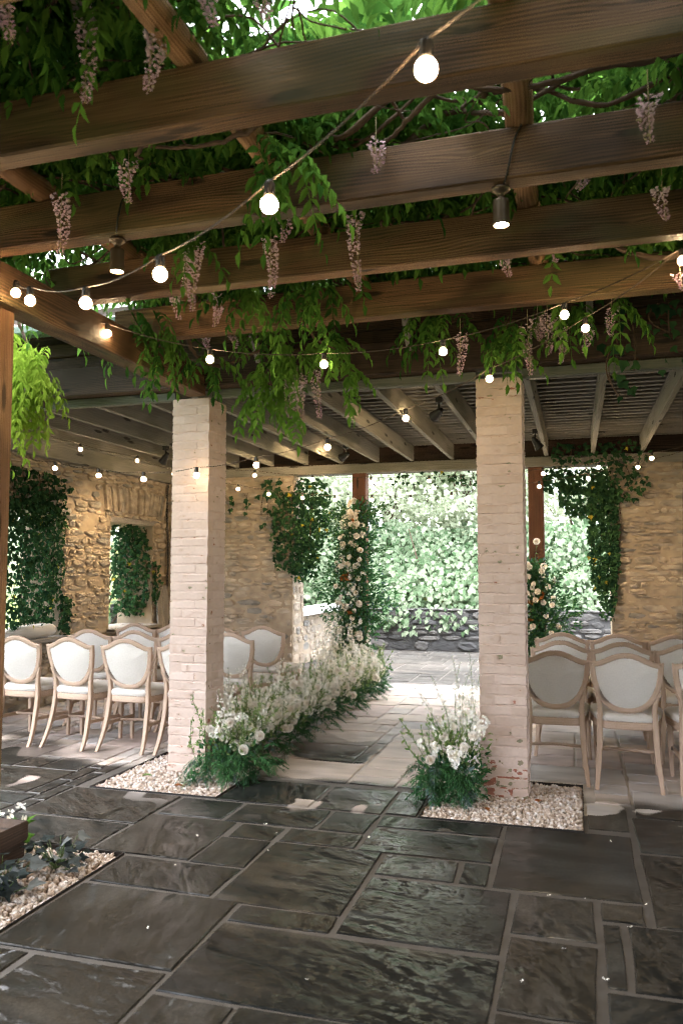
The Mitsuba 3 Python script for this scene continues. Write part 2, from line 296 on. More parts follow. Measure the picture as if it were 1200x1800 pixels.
PITS = [(-3.45, -2.355, 2.55, 3.865), (-3.30, -2.335, 4.95, 6.05), (-0.965, 0.015, 4.925, 5.95)]
def stone_slab(x0, x1, y0, y1, seed, g=0.0105):
    r = np.random.default_rng(seed); x0 += g; y0 += g; x1 -= g; y1 -= g
    c = [(x0, y0), ((x0 + x1) / 2, y0), (x1, y0), (x1, (y0 + y1) / 2), (x1, y1), ((x0 + x1) / 2, y1), (x0, y1), (x0, (y0 + y1) / 2)]
    c = np.array(c) + r.normal(0, 0.0038, (8, 2)); mid = c.mean(0); inn = c + unit(mid - c) * 0.006
    z = r.normal(0, 0.0012); tilt = r.normal(0, 0.0016, 2)
    def zz(p): return z + (p - mid) @ tilt
    V = np.vstack([np.c_[inn, zz(inn)], np.c_[c, zz(c) - 0.005], np.c_[c, np.full(8, -0.04)]])
    f = [[0, k, k + 1] for k in range(1, 7)]
    for a in (0, 8):
        for k in range(8): f += [[a + k, a + 8 + k, a + 8 + (k + 1) % 8], [a + k, a + 8 + (k + 1) % 8, a + (k + 1) % 8]]
    return V, np.array(f), r.random(2)
def build_patio():
    named = [(-2.335, -1.50, 2.81, 3.475), (-2.10, -1.50, 2.05, 2.80), (-2.95, -2.11, 1.95, 2.53), (-2.335, -2.11, 2.53, 2.80), (-1.50, -0.31, 2.67, 3.26), (-1.50, -1.165, 2.0, 2.665), (-1.165, -0.31, 2.15, 2.665),
             (-1.495, -1.02, 3.27, 3.445), (-1.65, -1.02, 3.455, 4.275), (-2.335, -1.66, 3.485, 3.845), (-1.97, -1.66, 3.855, 4.265), (-1.95, -1.66, 4.275, 4.515),
             (-2.57, -1.975, 3.87, 4.53), (-3.40, -2.58, 3.875, 4.315), (-3.40, -2.565, 4.325, 4.93), (-2.55, -2.10, 4.545, 4.90), (-2.09, -1.505, 4.53, 4.90), (-1.495, -1.19, 4.53, 4.90),
             (-1.645, -1.19, 4.285, 4.515), (-2.325, -1.67, 4.92, 5.46), (-1.66, -1.19, 4.92, 5.46), (-1.18, -0.975, 4.93, 5.46), (-1.18, -0.44, 4.69, 4.915), (-1.18, -0.44, 4.27, 4.675),
             (-1.01, -0.60, 3.96, 4.255), (-0.595, -0.44, 3.96, 4.255), (-0.425, 0.27, 3.96, 4.915), (-1.01, -0.315, 3.285, 3.935), (-0.305, 0.055, 3.50, 3.935), (-0.305, 0.055, 2.89, 3.475), (-0.30, 0.055, 2.2, 2.88),
             (0.07, 0.265, 3.73, 3.94), (0.07, 0.155, 3.15, 3.715), (0.17, 1.035, 3.15, 3.715), (0.07, 1.035, 2.5, 3.135), (0.29, 1.035, 3.73, 4.645), (0.29, 1.035, 4.66, 5.30), (0.03, 0.275, 4.995, 5.50)]
    g = 0.12; ox, oy = -7.0, -2.5; nx, ny = int(11.4 / g), int(17.35 / g)
    used = np.zeros((nx, ny), bool)
    cx, cy = ox + (np.arange(nx) + .5) * g, oy + (np.arange(ny) + .5) * g
    X, Y = np.meshgrid(cx, cy, indexing='ij')
    rects = []
    def mark(x0, x1, y0, y1, pad=0.0):
        used[(X > x0 - pad) & (X < x1 + pad) & (Y > y0 - pad) & (Y < y1 + pad)] = True
    # the strip round the hand-laid stones is closed to the grid, then filled by strips cut to the neighbours
    for r in named: rects.append(r); mark(*r, 0.055)
    for p in PITS: mark(*p, 0.05)
    r = np.random.default_rng(5); sizes = [(3, 3), (5, 3), (5, 4), (6, 4), (7, 5), (4, 3), (8, 5), (6, 5), (4, 6), (3, 5), (2, 3), (2, 2), (3, 2)]
    for j in range(ny):
        for i in range(nx):
            if used[i, j]: continue
            r.shuffle(sizes)
            cand = sizes[:6] + [(2, 2), (3, 1), (1, 3), (2, 1), (1, 2), (1, 1)]
            for w, h in cand:
                if i + w <= nx and j + h <= ny and not used[i:i + w, j:j + h].any():
                    used[i:i + w, j:j + h] = True; rects.append((ox + i * g, ox + (i + w) * g, oy + j * g, oy + (j + h) * g)); break
    m = MB().add([[-7.0, -2.5, -.010], [4.4, -2.5, -.010], [4.4, 14.85, -.010], [-7.0, 14.85, -.010]], [[0, 1, 2, 3]])
    # bed with the pits left open
    bed = Polygon([(-7, -2.5), (4.4, -2.5), (4.4, 14.85), (-7, 14.85)])
    for p in PITS: bed = bed.difference(sbox(p[0], p[2], p[1], p[3]))
    for px in ((-2.98, 5.48), (-0.64, 5.48)): pass
    e = trimesh.creation.extrude_polygon(bed, 0.05, engine='earcut'); e.apply_translation([0, 0, -0.057])
    put('patio', (np.array(e.vertices), np.array(e.faces)), 'm_joint')
    labels['patio'] = {'label': 'wet bluestone flagstone paving with pale mortar joints', 'kind': 'structure'}
    def vis(q):
        c = np.array([(q[0] + q[1]) / 2, (q[2] + q[3]) / 2]); fx, fy = -math.sin(YAW), math.cos(YAW)
        dep = c[0] * fx + c[1] * fy; lat = c[0] * fy - c[1] * fx
        return dep > 2.2 and abs(lat) < dep * 0.431 + 0.5
    A = lambda q: (q[1] - q[0]) * (q[3] - q[2]) / max(1.0, q[2]) ** 3
    seen = sorted([q for q in rects if vis(q)], key=lambda q: -A(q)); rest = [q for q in rects if not vis(q)] + seen[299:]
    for n, q in enumerate(seen[:299]):
        v, f, u = stone_slab(*q, 1000 + n); MB().add(v, f, np.tile(u, (len(v), 1))).put('flagstone', 'm_flag', 'patio')
    m = MB()
    for n, q in enumerate(rest):
        v, f, u = stone_slab(*q, 4000 + n); m.add(v, f, np.tile(u, (len(v), 1)))
    m.put('outlying_flagstones', 'm_flag', 'patio', kind='stuff')
build_patio()
def gravel(name, label, rect, n, hole=None, seed=0, size=(.006, .0150)):
    r = np.random.default_rng(seed); x0, x1, y0, y1 = rect
    p = np.stack([r.uniform(x0 + .01, x1 - .01, n), r.uniform(y0 + .01, y1 - .01, n)], 1)
    if hole is not None: p = p[~((p[:, 0] > hole[0]) & (p[:, 0] < hole[1]) & (p[:, 1] > hole[2]) & (p[:, 1] < hole[3]))]
    n = len(p); z = -0.030 + 0.018 * r.random(n) + 0.020 * np.exp(-((p - p.mean(0)) ** 2).sum(1) / .2)
    V0, F0 = np.array(PEB.vertices), np.array(PEB.faces); m = MB()
    s = r.uniform(*size, n); A = r.normal(size=(n, 3, 3)); Q = np.linalg.qr(A)[0] * (s[:, None, None] * r.uniform(.65, 1.25, (n, 1, 3)))
    P = np.einsum('nij,kj->nki', Q, V0 + 0) * r.uniform(.85, 1.15, (n, 12, 1)) + np.c_[p, z][:, None]
    m.add(P.reshape(-1, 3), (F0[None] + (np.arange(n) * 12)[:, None, None]).reshape(-1, 3), np.repeat(r.random((n, 2)), 12, 0))
    m.add([[x0, y0, -.034], [x1, y0, -.034], [x1, y1, -.034], [x0, y1, -.034]], [[0, 1, 2, 3]], [[.9, .2]] * 4)
    k = thing(name, label, 'gravel', kind='stuff'); v, f, u = m.get(); scene[k] = mikit.ply((v, f), 'm_pebble', smooth=False, uv=u)
gravel('gravel_bed', 'pale gravel bed with dark leafy plants at the lower left edge', PITS[0], 4600, None, 1, (.007, .019))
gravel('gravel_bed', 'pale gravel square around the foot of the left brick column', PITS[1], 5200, (-2.96, -2.69, 5.5, 5.77), 2)
gravel('gravel_bed', 'pale gravel square around the foot of the right brick column', PITS[2], 5200, (-.62, -.35, 5.5, 5.77), 3)
for i, (x0, x1, y0, y1) in enumerate(PITS):
    lab = ['dark steel edging strip round the planted gravel bed at lower left', 'dark steel edging strip round the gravel of the left column', 'dark steel edging strip round the gravel of the right column'][i]
    k = thing('edging', lab, 'edging'); m = MB()
    t = .004
    for a, b, c, d in ((x0, x1, y0, y0 + t), (x0, x1, y1 - t, y1), (x0, x0 + t, y0 + t, y1 - t), (x1 - t, x1, y0 + t, y1 - t)):
        e = trimesh.creation.box(bounds=[[a, c, -.05], [b, d, .004]]); m.add(e.vertices, e.faces)
    v, f, u = m.get(); scene[k] = mikit.ply((v, f), 'm_black', uv=u)

# ------------------------------------------------------------------ brick columns
def brick_mesh(L, W, Hh, seed, ch=.004):
    r = np.random.default_rng(seed); P = []
    for z, ins in ((0, ch), (ch, 0), (Hh - ch, 0), (Hh, ch)):
        P += [[ins, ins, z], [L - ins, ins, z], [L - ins, W - ins, z], [ins, W - ins, z]]
    V = np.array(P, float) + r.normal(0, .0007, (16, 3)); f = [[0, 2, 1], [0, 3, 2], [12, 13, 14], [12, 14, 15]]
    for a in (0, 4, 8):
        for k in range(4): f += [[a + k, a + (k + 1) % 4, a + 4 + (k + 1) % 4], [a + k, a + 4 + (k + 1) % 4, a + 4 + k]]
    return MB().add(V - [L / 2, W / 2, 0], np.array(f), np.tile(r.random(2), (16, 1))).ply('m_brick')
BR = [brick_mesh(.2065, .1005, .0585, s) for s in range(14)]
def column(x0, y0, top, label):
    k = thing('brick_column', label, 'column', 'brick columns under the barn eave')
    S = .312; core = trimesh.creation.box(bounds=[[x0 + .004, y0 + .004, -.05], [x0 + S - .004, y0 + S - .004, top - .004]])
    put('mortar', (np.array(core.vertices), np.array(core.faces)), 'm_brick', k, uv=np.full((8, 2), .3))
    n = int(round(top / .0677)); h = top / n; a, b = .2065 + .0035, .1005 + .0015
    for c in range(n):
        z = c * h + .004
        sp = [((x0 + a / 2, y0 + .051), 0), ((x0 + S - .051, y0 + a / 2), 90), ((x0 + S - a / 2, y0 + S - .051), 180), ((x0 + .051, y0 + S - a / 2), 270)]
        if c % 2: sp = [((x0 + S - a / 2, y0 + .051), 0), ((x0 + S - .051, y0 + S - a / 2), 90), ((x0 + a / 2, y0 + S - .051), 180), ((x0 + .051, y0 + a / 2), 270)]
        for (px, py), rot in sp:
            put('brick', None, None, k, shape=random.choice(BR), tw=T().translate([px + random.gauss(0, .0010), py + random.gauss(0, .0010), z]).rotate([0, 0, 1], rot + random.gauss(0, .5)))
column(-2.985, 5.48, 2.845, 'whitewashed brick column at the left, standing in gravel with white flowers at its foot')
column(-0.645, 5.48, 2.845, 'whitewashed brick column at the right, bare brick showing at its foot')

# ------------------------------------------------------------------ rubble walls
def rubble_wall(key, O, S, N, length, height, thick, holes, mat='m_rubble', rows=(.055, .13), width=(.10, .34), proud=(.006, .042), seed=0, wall_mat=None, most=299, skip=lambda s, z: False, arch=None, ends=()):
    O, S, N = (np.asarray(a, float) for a in (O, S, N)); Z = np.array([0, 0, 1.0]); r = np.random.default_rng(seed)
    poly = sbox(0, 0, length, height)
    for h in holes: poly = poly.difference(sbox(*h))
    W = lambda s, z, d: O + np.multiply.outer(s, S) + np.multiply.outer(z, Z) + np.multiply.outer(d, N)
    e = trimesh.creation.extrude_polygon(poly, thick, engine='earcut'); v = np.array(e.vertices)
    put('core', (W(v[:, 0], v[:, 1], v[:, 2] - thick), np.array(e.faces)), wall_mat or ('m_mortar' if mat == 'm_rubble' else mat), key, uv=np.full((len(v), 2), .25))
    items = []
    def place(loop, pr, c=None):
        c = loop.mean(0) if c is None else c; n = len(loop); uv = np.tile(r.random(2), (3 * n + 1, 1))
        d1 = pr * r.uniform(.55, .95, n); d2 = pr * r.uniform(.8, 1.25, n); inn = c + (loop - c) * r.uniform(.55, .82, (n, 1)); mid = c + (loop - c) * r.uniform(.93, 1.0, (n, 1))
        V = np.vstack([W(loop[:, 0], loop[:, 1], np.full(n, -.03)), W(mid[:, 0], mid[:, 1], d1), W(inn[:, 0], inn[:, 1], d2), W(np.array([c[0]]), np.array([c[1]]), np.array([pr * r.uniform(.9, 1.3)]))])
        f = []
        for a in (0, n):
            for k in range(n): f += [[a + k, a + (k + 1) % n, a + n + (k + 1) % n], [a + k, a + n + (k + 1) % n, a + n + k]]
        for k in range(n): f.append([2 * n + k, 2 * n + (k + 1) % n, 3 * n])
        area = float(np.prod(np.ptp(loop, axis=0))); items.append((area, V, np.array(f), uv))
    if arch:  # a flat fan of upright stones over an opening
        a0, a1, z0, hh = arch; s = a0
        while s < a1:
            w = r.uniform(.05, .085); t = ((s + w / 2) - (a0 + a1) / 2) / (a1 - a0); sl = t * .5
            zt = z0 + hh * r.uniform(.85, 1.05)
            L = np.array([[s, z0], [s + w - .012, z0], [s + w - .008 + sl * hh, zt], [s + .006 + sl * hh, zt]]); L = np.vstack([L[0], (L[0] + L[1]) / 2, L[1], (L[1] + L[2]) / 2, L[2], (L[2] + L[3]) / 2, L[3], (L[3] + L[0]) / 2]) + r.normal(0, .004, (8, 2))
            place(L, r.uniform(.02, .05)); s += w
    z = 0.0
    while z < height - .03:
        h = min(r.uniform(*rows), height - z); s = -r.uniform(0, .1)
        while s < length:
            w = r.uniform(*width) * (0.7 + h / rows[1] * .5); a, b = max(s, 0), min(s + w, length); s += w
            if b - a < .03: continue
            cxs, czs = (a + b) / 2, z + h / 2 + r.normal(0, .008)
            bad = skip(cxs, czs) or any(a < q[2] + .0 and b > q[0] and z + h > q[1] and z < q[3] for q in holes)
            if arch and arch[0] - .1 < cxs < arch[1] + .1 and arch[2] < czs < arch[2] + arch[3]: continue
            if bad:
                # trim against the opening
                for q in holes:
                    if z + h > q[1] + .01 and z < q[3] - .01:
                        if a < q[0] < b: b = q[0]
                        elif a < q[2] < b: a = q[2]
                    elif a < q[2] and b > q[0]: pass
                if b - a < .04 or any(a < q[2] - .004 and b > q[0] + .004 and z + h > q[1] + .004 and z < q[3] - .004 for q in holes) or skip(cxs, czs): continue
                cxs = (a + b) / 2
            if r.random() < .05: continue
            hw, hz = (b - a) / 2 - .006, h / 2 * r.uniform(.80, 1.0)
            th = np.arange(8) * math.pi / 4 + r.normal(0, .14, 8) + .2
            ca, sa = np.cos(th), np.sin(th); k = 1 / (np.abs(ca) ** 3.2 + np.abs(sa) ** 3.2) ** (1 / 3.2)
            loop = np.stack([cxs + hw * ca * k * r.uniform(.86, 1.03, 8), czs + hz * sa * k * r.uniform(.8, 1.06, 8)], 1)
            if any(((loop[:, 0] > q[0] - .004) & (loop[:, 0] < q[2] + .004) & (loop[:, 1] > q[1] - .004) & (loop[:, 1] < q[3] + .004)).any() for q in holes):
                for q in holes:
                    if q[1] < czs < q[3]:
                        loop[:, 0] = np.minimum(loop[:, 0], q[0] - .004) if cxs < (q[0] + q[2]) / 2 else np.maximum(loop[:, 0], q[2] + .004)
                    elif q[0] < cxs < q[2]:
                        loop[:, 1] = np.minimum(loop[:, 1], q[1] - .004) if czs < (q[1] + q[3]) / 2 else np.maximum(loop[:, 1], q[3] + .004)
            place(loop, r.uniform(*proud))
        z += h
    items.sort(key=lambda t: -t[0])
    for a, V, f, uv in items[:most]: MB().add(V, f, uv).put('stone', mat, key)
    if items[most:]:
        m = MB()
        for a, V, f, uv in items[most:]: m.add(V, f, uv)
        m.put('small_stones', mat, key, kind='stuff')
WX, BY = -5.70, 10.3      # inner faces of the left wall and of the back walls
lw = thing('stone_wall', 'left rubble stone wall with two window openings, lit warm from above', 'wall')
rubble_wall(lw, (WX, 5.45, 0), (0, 1, 0), (1, 0, 0), BY - 5.45 + .5, 2.95, .55, [(1.0, .74, 2.45, 2.17), (3.43, .74, 4.50, 2.13)], seed=21, arch=(3.3, 4.75, 2.26, .34), rows=(.045, .115), width=(.09, .30))
bl = thing('stone_wall', 'rubble stone back wall left of the wide opening, behind the seated rows of white chairs', 'wall')
rubble_wall(bl, (WX, BY, 0), (1, 0, 0), (0, -1, 0), -3.74 - WX, 2.83, .46, [], seed=22, rows=(.04, .11), width=(.09, .34), proud=(.005, .036))
br = thing('stone_wall', 'rubble stone back wall at the right edge, above the right rows of chairs', 'wall')
rubble_wall(br, (.41, BY, 0), (1, 0, 0), (0, -1, 0), 2.9, 2.83, .46, [], seed=23, rows=(.04, .11), width=(.09, .34), proud=(.005, .034))
# end of the left back wall, lit by daylight
rubble_wall(bl, (-3.736, BY + .01, 0), (0, 1, 0), (1, 0, 0), .44, 2.83, .004, [], seed=24, most=18, mat='m_rubble', rows=(.10, .2), width=(.16, .34), proud=(.004, .014))
rw = thing('stone_wall', 'unseen right side rubble stone wall, added to dim that side of the barn', 'wall')
rubble_wall(rw, (3.2, 5.45, 0), (0, 1, 0), (-1, 0, 0), BY - 5.45, 2.95, .5, [], seed=25, most=0, rows=(.12, .22), width=(.25, .5))  # out-of-view wall, added to keep the right side dim
# window sills and lintels of the left wall
for y0, y1, lab in ((6.45, 7.90, 'sill'), (8.88, 9.95, 'sill')):
    beam((WX - .18, y0 - .06, .742), (WX - .18, y1 + .06, .742), .62, .045).put('window_sill', 'm_greyboard', lw)
    beam((WX - .24, y0 - .14, 2.20 if y0 < 8 else 2.165), (WX - .24, y1 + .14, 2.20 if y0 < 8 else 2.165), .50, .07).put('lintel', 'm_greyboard', lw)
k = thing('cushion', 'pale round-ended cushion lying on the sill of the near left window', 'cushion')
xs = np.linspace(-.42, .42, 15); prof = [(abs(1 - abs(x / .43) ** 6)) ** .5 for x in xs]
m = tube([(WX + .02, 7.35 + x, .845) for x in xs], [max(.012, .078 * p) for p in prof], 14); v, f, u = m.get(); scene[k] = mikit.ply((v, f), 'm_linen', smooth=True, uv=u)
k = thing('board_stack', 'two weathered grey boards leaning upright by the far left window', 'boards')
beam((WX + .12, 10.03, .55), (WX + .05, 10.03, 1.27), .16, .03, up=(1, 0, 0)).put('board', 'm_greyboard', k)
beam((WX + .12, 10.195, .55), (WX + .05, 10.195, 1.29), .16, .03, up=(1, 0, 0)).put('board', 'm_greyboard', k)
k = thing('cable', 'black cable running down the corner of the left wall', 'cable')
m = tube(spline([(WX + .06, 10.27, 2.8), (WX + .05, 10.25, 2.3), (WX + .07, 10.26, 1.8), (WX + .06, 10.25, 1.2), (WX + .06, 10.26, .1)], 20), .012, 6); v, f, u = m.get(); scene[k] = mikit.ply((v, f), 'm_black', smooth=True, uv=u)

# ------------------------------------------------------------------ barn roof
rf = thing('barn_roof', 'low barn roof of pale joists under dark battens and wooden shingles', 'roof')
XL, XR = -6.1, 3.5
beam((XL, 5.50, 3.03), (XR, 5.50, 3.03), .15, .235).put('header', 'm_darkwood', rf)
beam((XL, 5.555, 2.876), (-2.99, 5.555, 2.876), .06, .07).put('trim_board', 'm_trim', rf)
beam((-2.67, 5.555, 2.876), (-.65, 5.555, 2.876), .06, .07).put('trim_board', 'm_trim', rf)
beam((-.33, 5.555, 2.876), (XR, 5.555, 2.876), .06, .07).put('trim_board', 'm_trim', rf)
for z0 in (3.205, 3.325): beam((XL, 5.53, z0), (XR, 5.53, z0), .03, .115).put('fascia_board', 'm_darkwood', rf)
beam((XL, 5.13, 3.375), (XR, 5.13, 3.375), .11, .09, .02).put('gutter', 'm_gutter', rf)
beam((XL, 5.33, 3.44), (XR, 5.33, 3.44), .36, .03).put('soffit_board', 'm_darkwood', rf)
for x in (-4.6, -3.3, -2.25, -1.1, .12, 1.2): beam((x, 5.45, 3.08), (x, 5.19, 3.38), .045, .06).put('brace', 'm_greyboard', rf)
for x in (-5.55, -5.05, -4.55, -4.03, -3.52, -3.02, -2.52, -2.05, -1.52, -1.02, -.33, .23, .80, 1.35, 1.9, 2.45, 3.0):
    beam((x, 5.59, 3.055), (x, 10.25, 3.055), .05, .205, .004).put('joist', 'm_joist', rf)
y = 5.66
YB = []
while y < 10.4: YB.append(y); y += .165
for y in YB: beam((XL, y, 3.182), (XR, y, 3.180), .055, .036, .003).put('batten', 'm_joist', rf)
r = np.random.default_rng(8); sh = []
for y in YB:
    x = XL + r.uniform(0, .1)
    while x < XR:
        w = r.uniform(.09, .17)
        sh.append((x + .002, min(x + w, XR) - .002, y - .02, y + .155, r.random(2), r.uniform(-.003, .003))); x += w
sh.sort(key=lambda s: -((-2.6 < s[0] < 1.4) * 10 - abs(s[2] - 5.6)))
def shingle(s):
    x0, x1, y0, y1, u, dz = s; z = 3.207 + dz
    e = trimesh.creation.box(bounds=[[x0, y0, z], [x1, y1, z + .010]]); return np.array(e.vertices) + np.c_[np.zeros(8), np.zeros(8), .010 * (np.array(e.vertices)[:, 1] < y0 + .01)], np.array(e.faces), np.tile(u, (8, 1))
for s in sh[:299]: MB().add(*shingle(s)).put('shingle', 'm_shingle', rf)
m = MB()
for s in sh[299:]: m.add(*shingle(s))
m.put('far_shingles', 'm_shingle', rf, kind='stuff')
e = trimesh.creation.box(bounds=[[XL, 5.2, 3.46], [XR, 10.6, 3.52]]); put('roof_deck', (np.array(e.vertices), np.array(e.faces)), 'm_shingle', rf, uv=np.full((8, 2), .3))
beam((WX - .05, BY + .09, 2.885), (XR, BY + .09, 2.885), .24, .13, .01).put('rear_plate', 'm_joist', rf)
beam((WX + .08, 5.62, 2.86), (WX + .08, BY - .04, 2.86), .10, .20).put('wall_plate', 'm_joist', rf)
beam((XL, BY + .16, 3.10), (3.3, BY + .16, 3.10), .04, .28).put('rear_board', 'm_darkwood', rf)
beam((WX - .02, 5.7, 3.10), (WX - .02, BY + .1, 3.10), .04, .28).put('rear_board', 'm_darkwood', rf)
for x, lab in ((-2.795, 'brown timber post at the back left, wound with greenery and roses'), (-.47, 'brown timber post at the back right, partly hidden by the right brick column')):
    k = thing('timber_post', lab, 'post', 'posts in the back opening')
    m = beam((x, BY + .09, 0.0), (x, BY + .09, 2.82), .19, .17, .012, up=(0, 1, 0)); v, f, u = m.get(); scene[k] = mikit.ply((v, f), 'm_post', uv=u)

# ------------------------------------------------------------------ pergola
pg = thing('pergola', 'brown timber pergola of long beams overgrown with wisteria', 'pergola')
for y in (-3.5, -2.0, -.57, .17, .90, 1.64, 2.38, 3.11, 3.86, 4.60):
    beam((-2.95 if y > 3.5 else -3.35, y + .045, 3.165 + .01 * math.sin(y * 5)), (4.2, y + .045, 3.165), .095, .215, .007, bow=.012).put('beam', 'm_beam', pg)
beam((-2.765, -4.2, 2.945), (-2.765, 5.44, 2.945), .15, .205).put('header', 'm_beam', pg)
beam((3.6, -4.2, 2.945), (3.6, 5.4, 2.945), .15, .205).put('header', 'm_beam', pg)
beam((-2.825, 3.30, .20), (-2.825, 3.30, 2.84), .15, .15, .01, up=(0, 1, 0)).put('post', 'm_log', pg)
for y in (-.5, 5.2): beam((3.6, y, 0), (3.6, y, 2.84), .15, .15, .01, up=(0, 1, 0)).put('post', 'm_log', pg)
beam((-2.77, -.5, 0), (-2.77, -.5, 2.84), .15, .15, .01, up=(0, 1, 0)).put('post', 'm_log', pg)
for x in (-2.42, -1.27, -.185, .95, 2.1):
    pts = [(x + .012 * math.sin(t * 3 + x), t, 3.335 + .008 * math.sin(t * 2.1 + x)) for t in np.linspace(-.9, 5.05, 15)]
    tube(pts, .058, 8).put('rafter_pole', 'm_log', pg, smooth=50)
pl = thing('plinth', 'dark low plinth of stacked blocks at the left edge, foot of the pergola post', 'plinth')
for z, w in ((0, .48), (.10, .50)):
    beam((-3.05 - w / 2, 3.40, z + .050), (-3.05 + w / 2, 3.40, z + .050), .50 - (.03 if z == 0 else 0), .099, .012).put('block', 'm_darkwood', pl)

# ------------------------------------------------------------------ wisteria
wv = thing('wisteria_vine', 'wisteria covering the pergola with green leaves, dark twining stems and lilac flower clusters', 'vine')
r = np.random.default_rng(31)
def canopy():
    m = MB(); N = 27000
    x = r.uniform(-4.4, 4.2, N); y = r.uniform(-.6, 5.3, N)
    from meshkit import fbm as nf
    d = nf(np.stack([x * .9, y * .9, x * 0], 1), 3, 3)
    gap = np.exp(-(((x + .55) / .55) ** 2 + ((y - 2.75) / .45) ** 2)) * .28
    keep = (r.random(N) < np.clip((d - gap - .22) * 3.4, .06, 1)) & ((x > -3.25) | (y < 4.3))
    x, y = x[keep], y[keep]; n = len(x)
    z = 3.43 + .42 * r.random(n) ** 1.2 + .05 * (d[keep] - .5)
    dd = unit(np.stack([r.normal(size=n), r.normal(size=n), r.normal(0, .25, n) - .12], 1))
    compound(m, np.stack([x, y, z], 1), dd, r.uniform(.18, .30, n), 5, .078, .031, .34, tpl=LEAF, rach=False)
    N = 16000; x = r.uniform(-4.2, 4.3, N); y = r.uniform(-.7, 5.4, N)
    d = nf(np.stack([x * 1.6, y * 1.6, x * 0 + 4], 1), 3, 5); gap = np.exp(-(((x + .5) / .6) ** 2 + ((y - 2.85) / .4) ** 2)) * .2
    keep = r.random(N) < np.clip((d - gap - .36) * 5.0, .02, 1) * ((x > -3.3) | (y < 4.2)); x, y = x[keep], y[keep]; n = len(x)
    scatter(m, LEAF, np.stack([x, y, 3.86 + .40 * r.random(n)], 1), unit(np.stack([r.normal(size=n), r.normal(size=n), r.normal(0, .3, n) - .3], 1)), rdir(n, 1.5), r.uniform(.14, .22, n), r.uniform(.08, .13, n))
    m.put('foliage', 'm_leaf', wv, kind='stuff')
canopy()
def rear_blocker_leaves():  # unseen leaves behind the camera, added to keep daylight out
    m = MB(); n = 11000; x = r.uniform(-3.3, 4.3, n); y = r.uniform(-4.2, -.5, n); z = 3.32 + .4 * r.random(n)
    scatter(m, LEAF, np.stack([x, y, z], 1), unit(np.stack([r.normal(size=n), r.normal(size=n), r.normal(0, .25, n) - .3], 1)), rdir(n, 1.5), r.uniform(.2, .3, n), r.uniform(.14, .2, n))
    m.put('foliage', 'm_leaf', wv, kind='stuff')
rear_blocker_leaves()
def branch(pts, r0, r1, par=wv):
    p = spline(pts, 40); p = p + np.cumsum(r.normal(0, .004, p.shape), 0)
    tube(p, np.linspace(r0, r1, 40) * (1 + .12 * np.sin(np.arange(40) * 1.3)), 7).put('branch', 'm_bark', par, smooth=True)
for _ in range(34):
    x, y = r.uniform(-3, 3.6), r.uniform(-.3, 5.0); a = r.uniform(0, 6.28); pts = []
    for s in range(7):
        pts.append((x, y, 3.315 + .10 * r.random() + (.1 if s % 2 else 0))); a += r.normal(0, .7); x += .33 * math.cos(a); y += .33 * math.sin(a) * .8
    branch(pts, r.uniform(.010, .026), .005)
for _ in range(190):
    x, y = r.uniform(-3.4, 3.0), r.uniform(1.4, 5.0); a = r.uniform(0, 6.28); pts = []
    for q in range(5):
        pts.append((x, y, 3.30 + .12 * r.random())); a += r.normal(0, .5); x += .22 * math.cos(a); y += .20 * math.sin(a)
    p = spline(pts, 18); p = p + np.cumsum(r.normal(0, .003, p.shape), 0); tube(p, np.linspace(r.uniform(.004, .009), .002, 18), 5).put('twig', 'm_bark', wv, smooth=True)
for pts, r0 in (([(.9, 2.55, 3.42), (.45, 2.75, 3.33), (.1, 2.85, 3.36), (-.25, 2.72, 3.33), (-.5, 2.80, 3.38), (-.75, 2.95, 3.31), (-.9, 3.06, 3.36)], .026),
                ([(.85, 2.65, 3.36), (.5, 2.6, 3.30), (.15, 2.78, 3.32), (-.1, 2.9, 3.40)], .030), ([(1.0, 2.9, 3.36), (.55, 2.85, 3.30), (.2, 2.9, 3.34), (-.2, 2.85, 3.30), (-.6, 2.72, 3.40)], .018),
                ([(-.3, 2.6, 3.36), (-.45, 2.75, 3.27), (-.62, 2.92, 3.25), (-.72, 3.05, 3.3)], .015),
                ([(-1.3, 2.52, 3.34), (-1.5, 2.72, 3.28), (-1.65, 2.78, 3.26), (-1.72, 2.9, 3.31)], .016), ([(-1.0, 2.6, 3.30), (-1.25, 2.8, 3.25), (-1.6, 2.85, 3.28), (-2.1, 2.9, 3.34)], .012),
                ([(1.1, 4.3, 3.36), (.7, 4.32, 3.22), (.45, 4.4, 3.18), (.25, 4.38, 3.28), (.1, 4.3, 3.36)], .024), ([(-2.45, 4.7, 3.3), (-2.5, 4.85, 3.12), (-2.42, 4.95, 2.98), (-2.2, 5.0, 3.0), (-1.9, 5.05, 3.1)], .017),
                ([(-1.6, 4.66, 3.28), (-1.63, 4.8, 3.08), (-1.52, 4.92, 2.98), (-1.4, 5.0, 2.95)], .009), ([(-2.2, 2.0, 3.4), (-1.7, 1.9, 3.33), (-1.2, 2.1, 3.38), (-.8, 2.0, 3.32)], .017), ([(-2.3, 2.2, 3.33), (-1.9, 2.25, 3.36), (-1.5, 2.05, 3.42)], .020)):
    branch(pts, r0, r0 * .45)
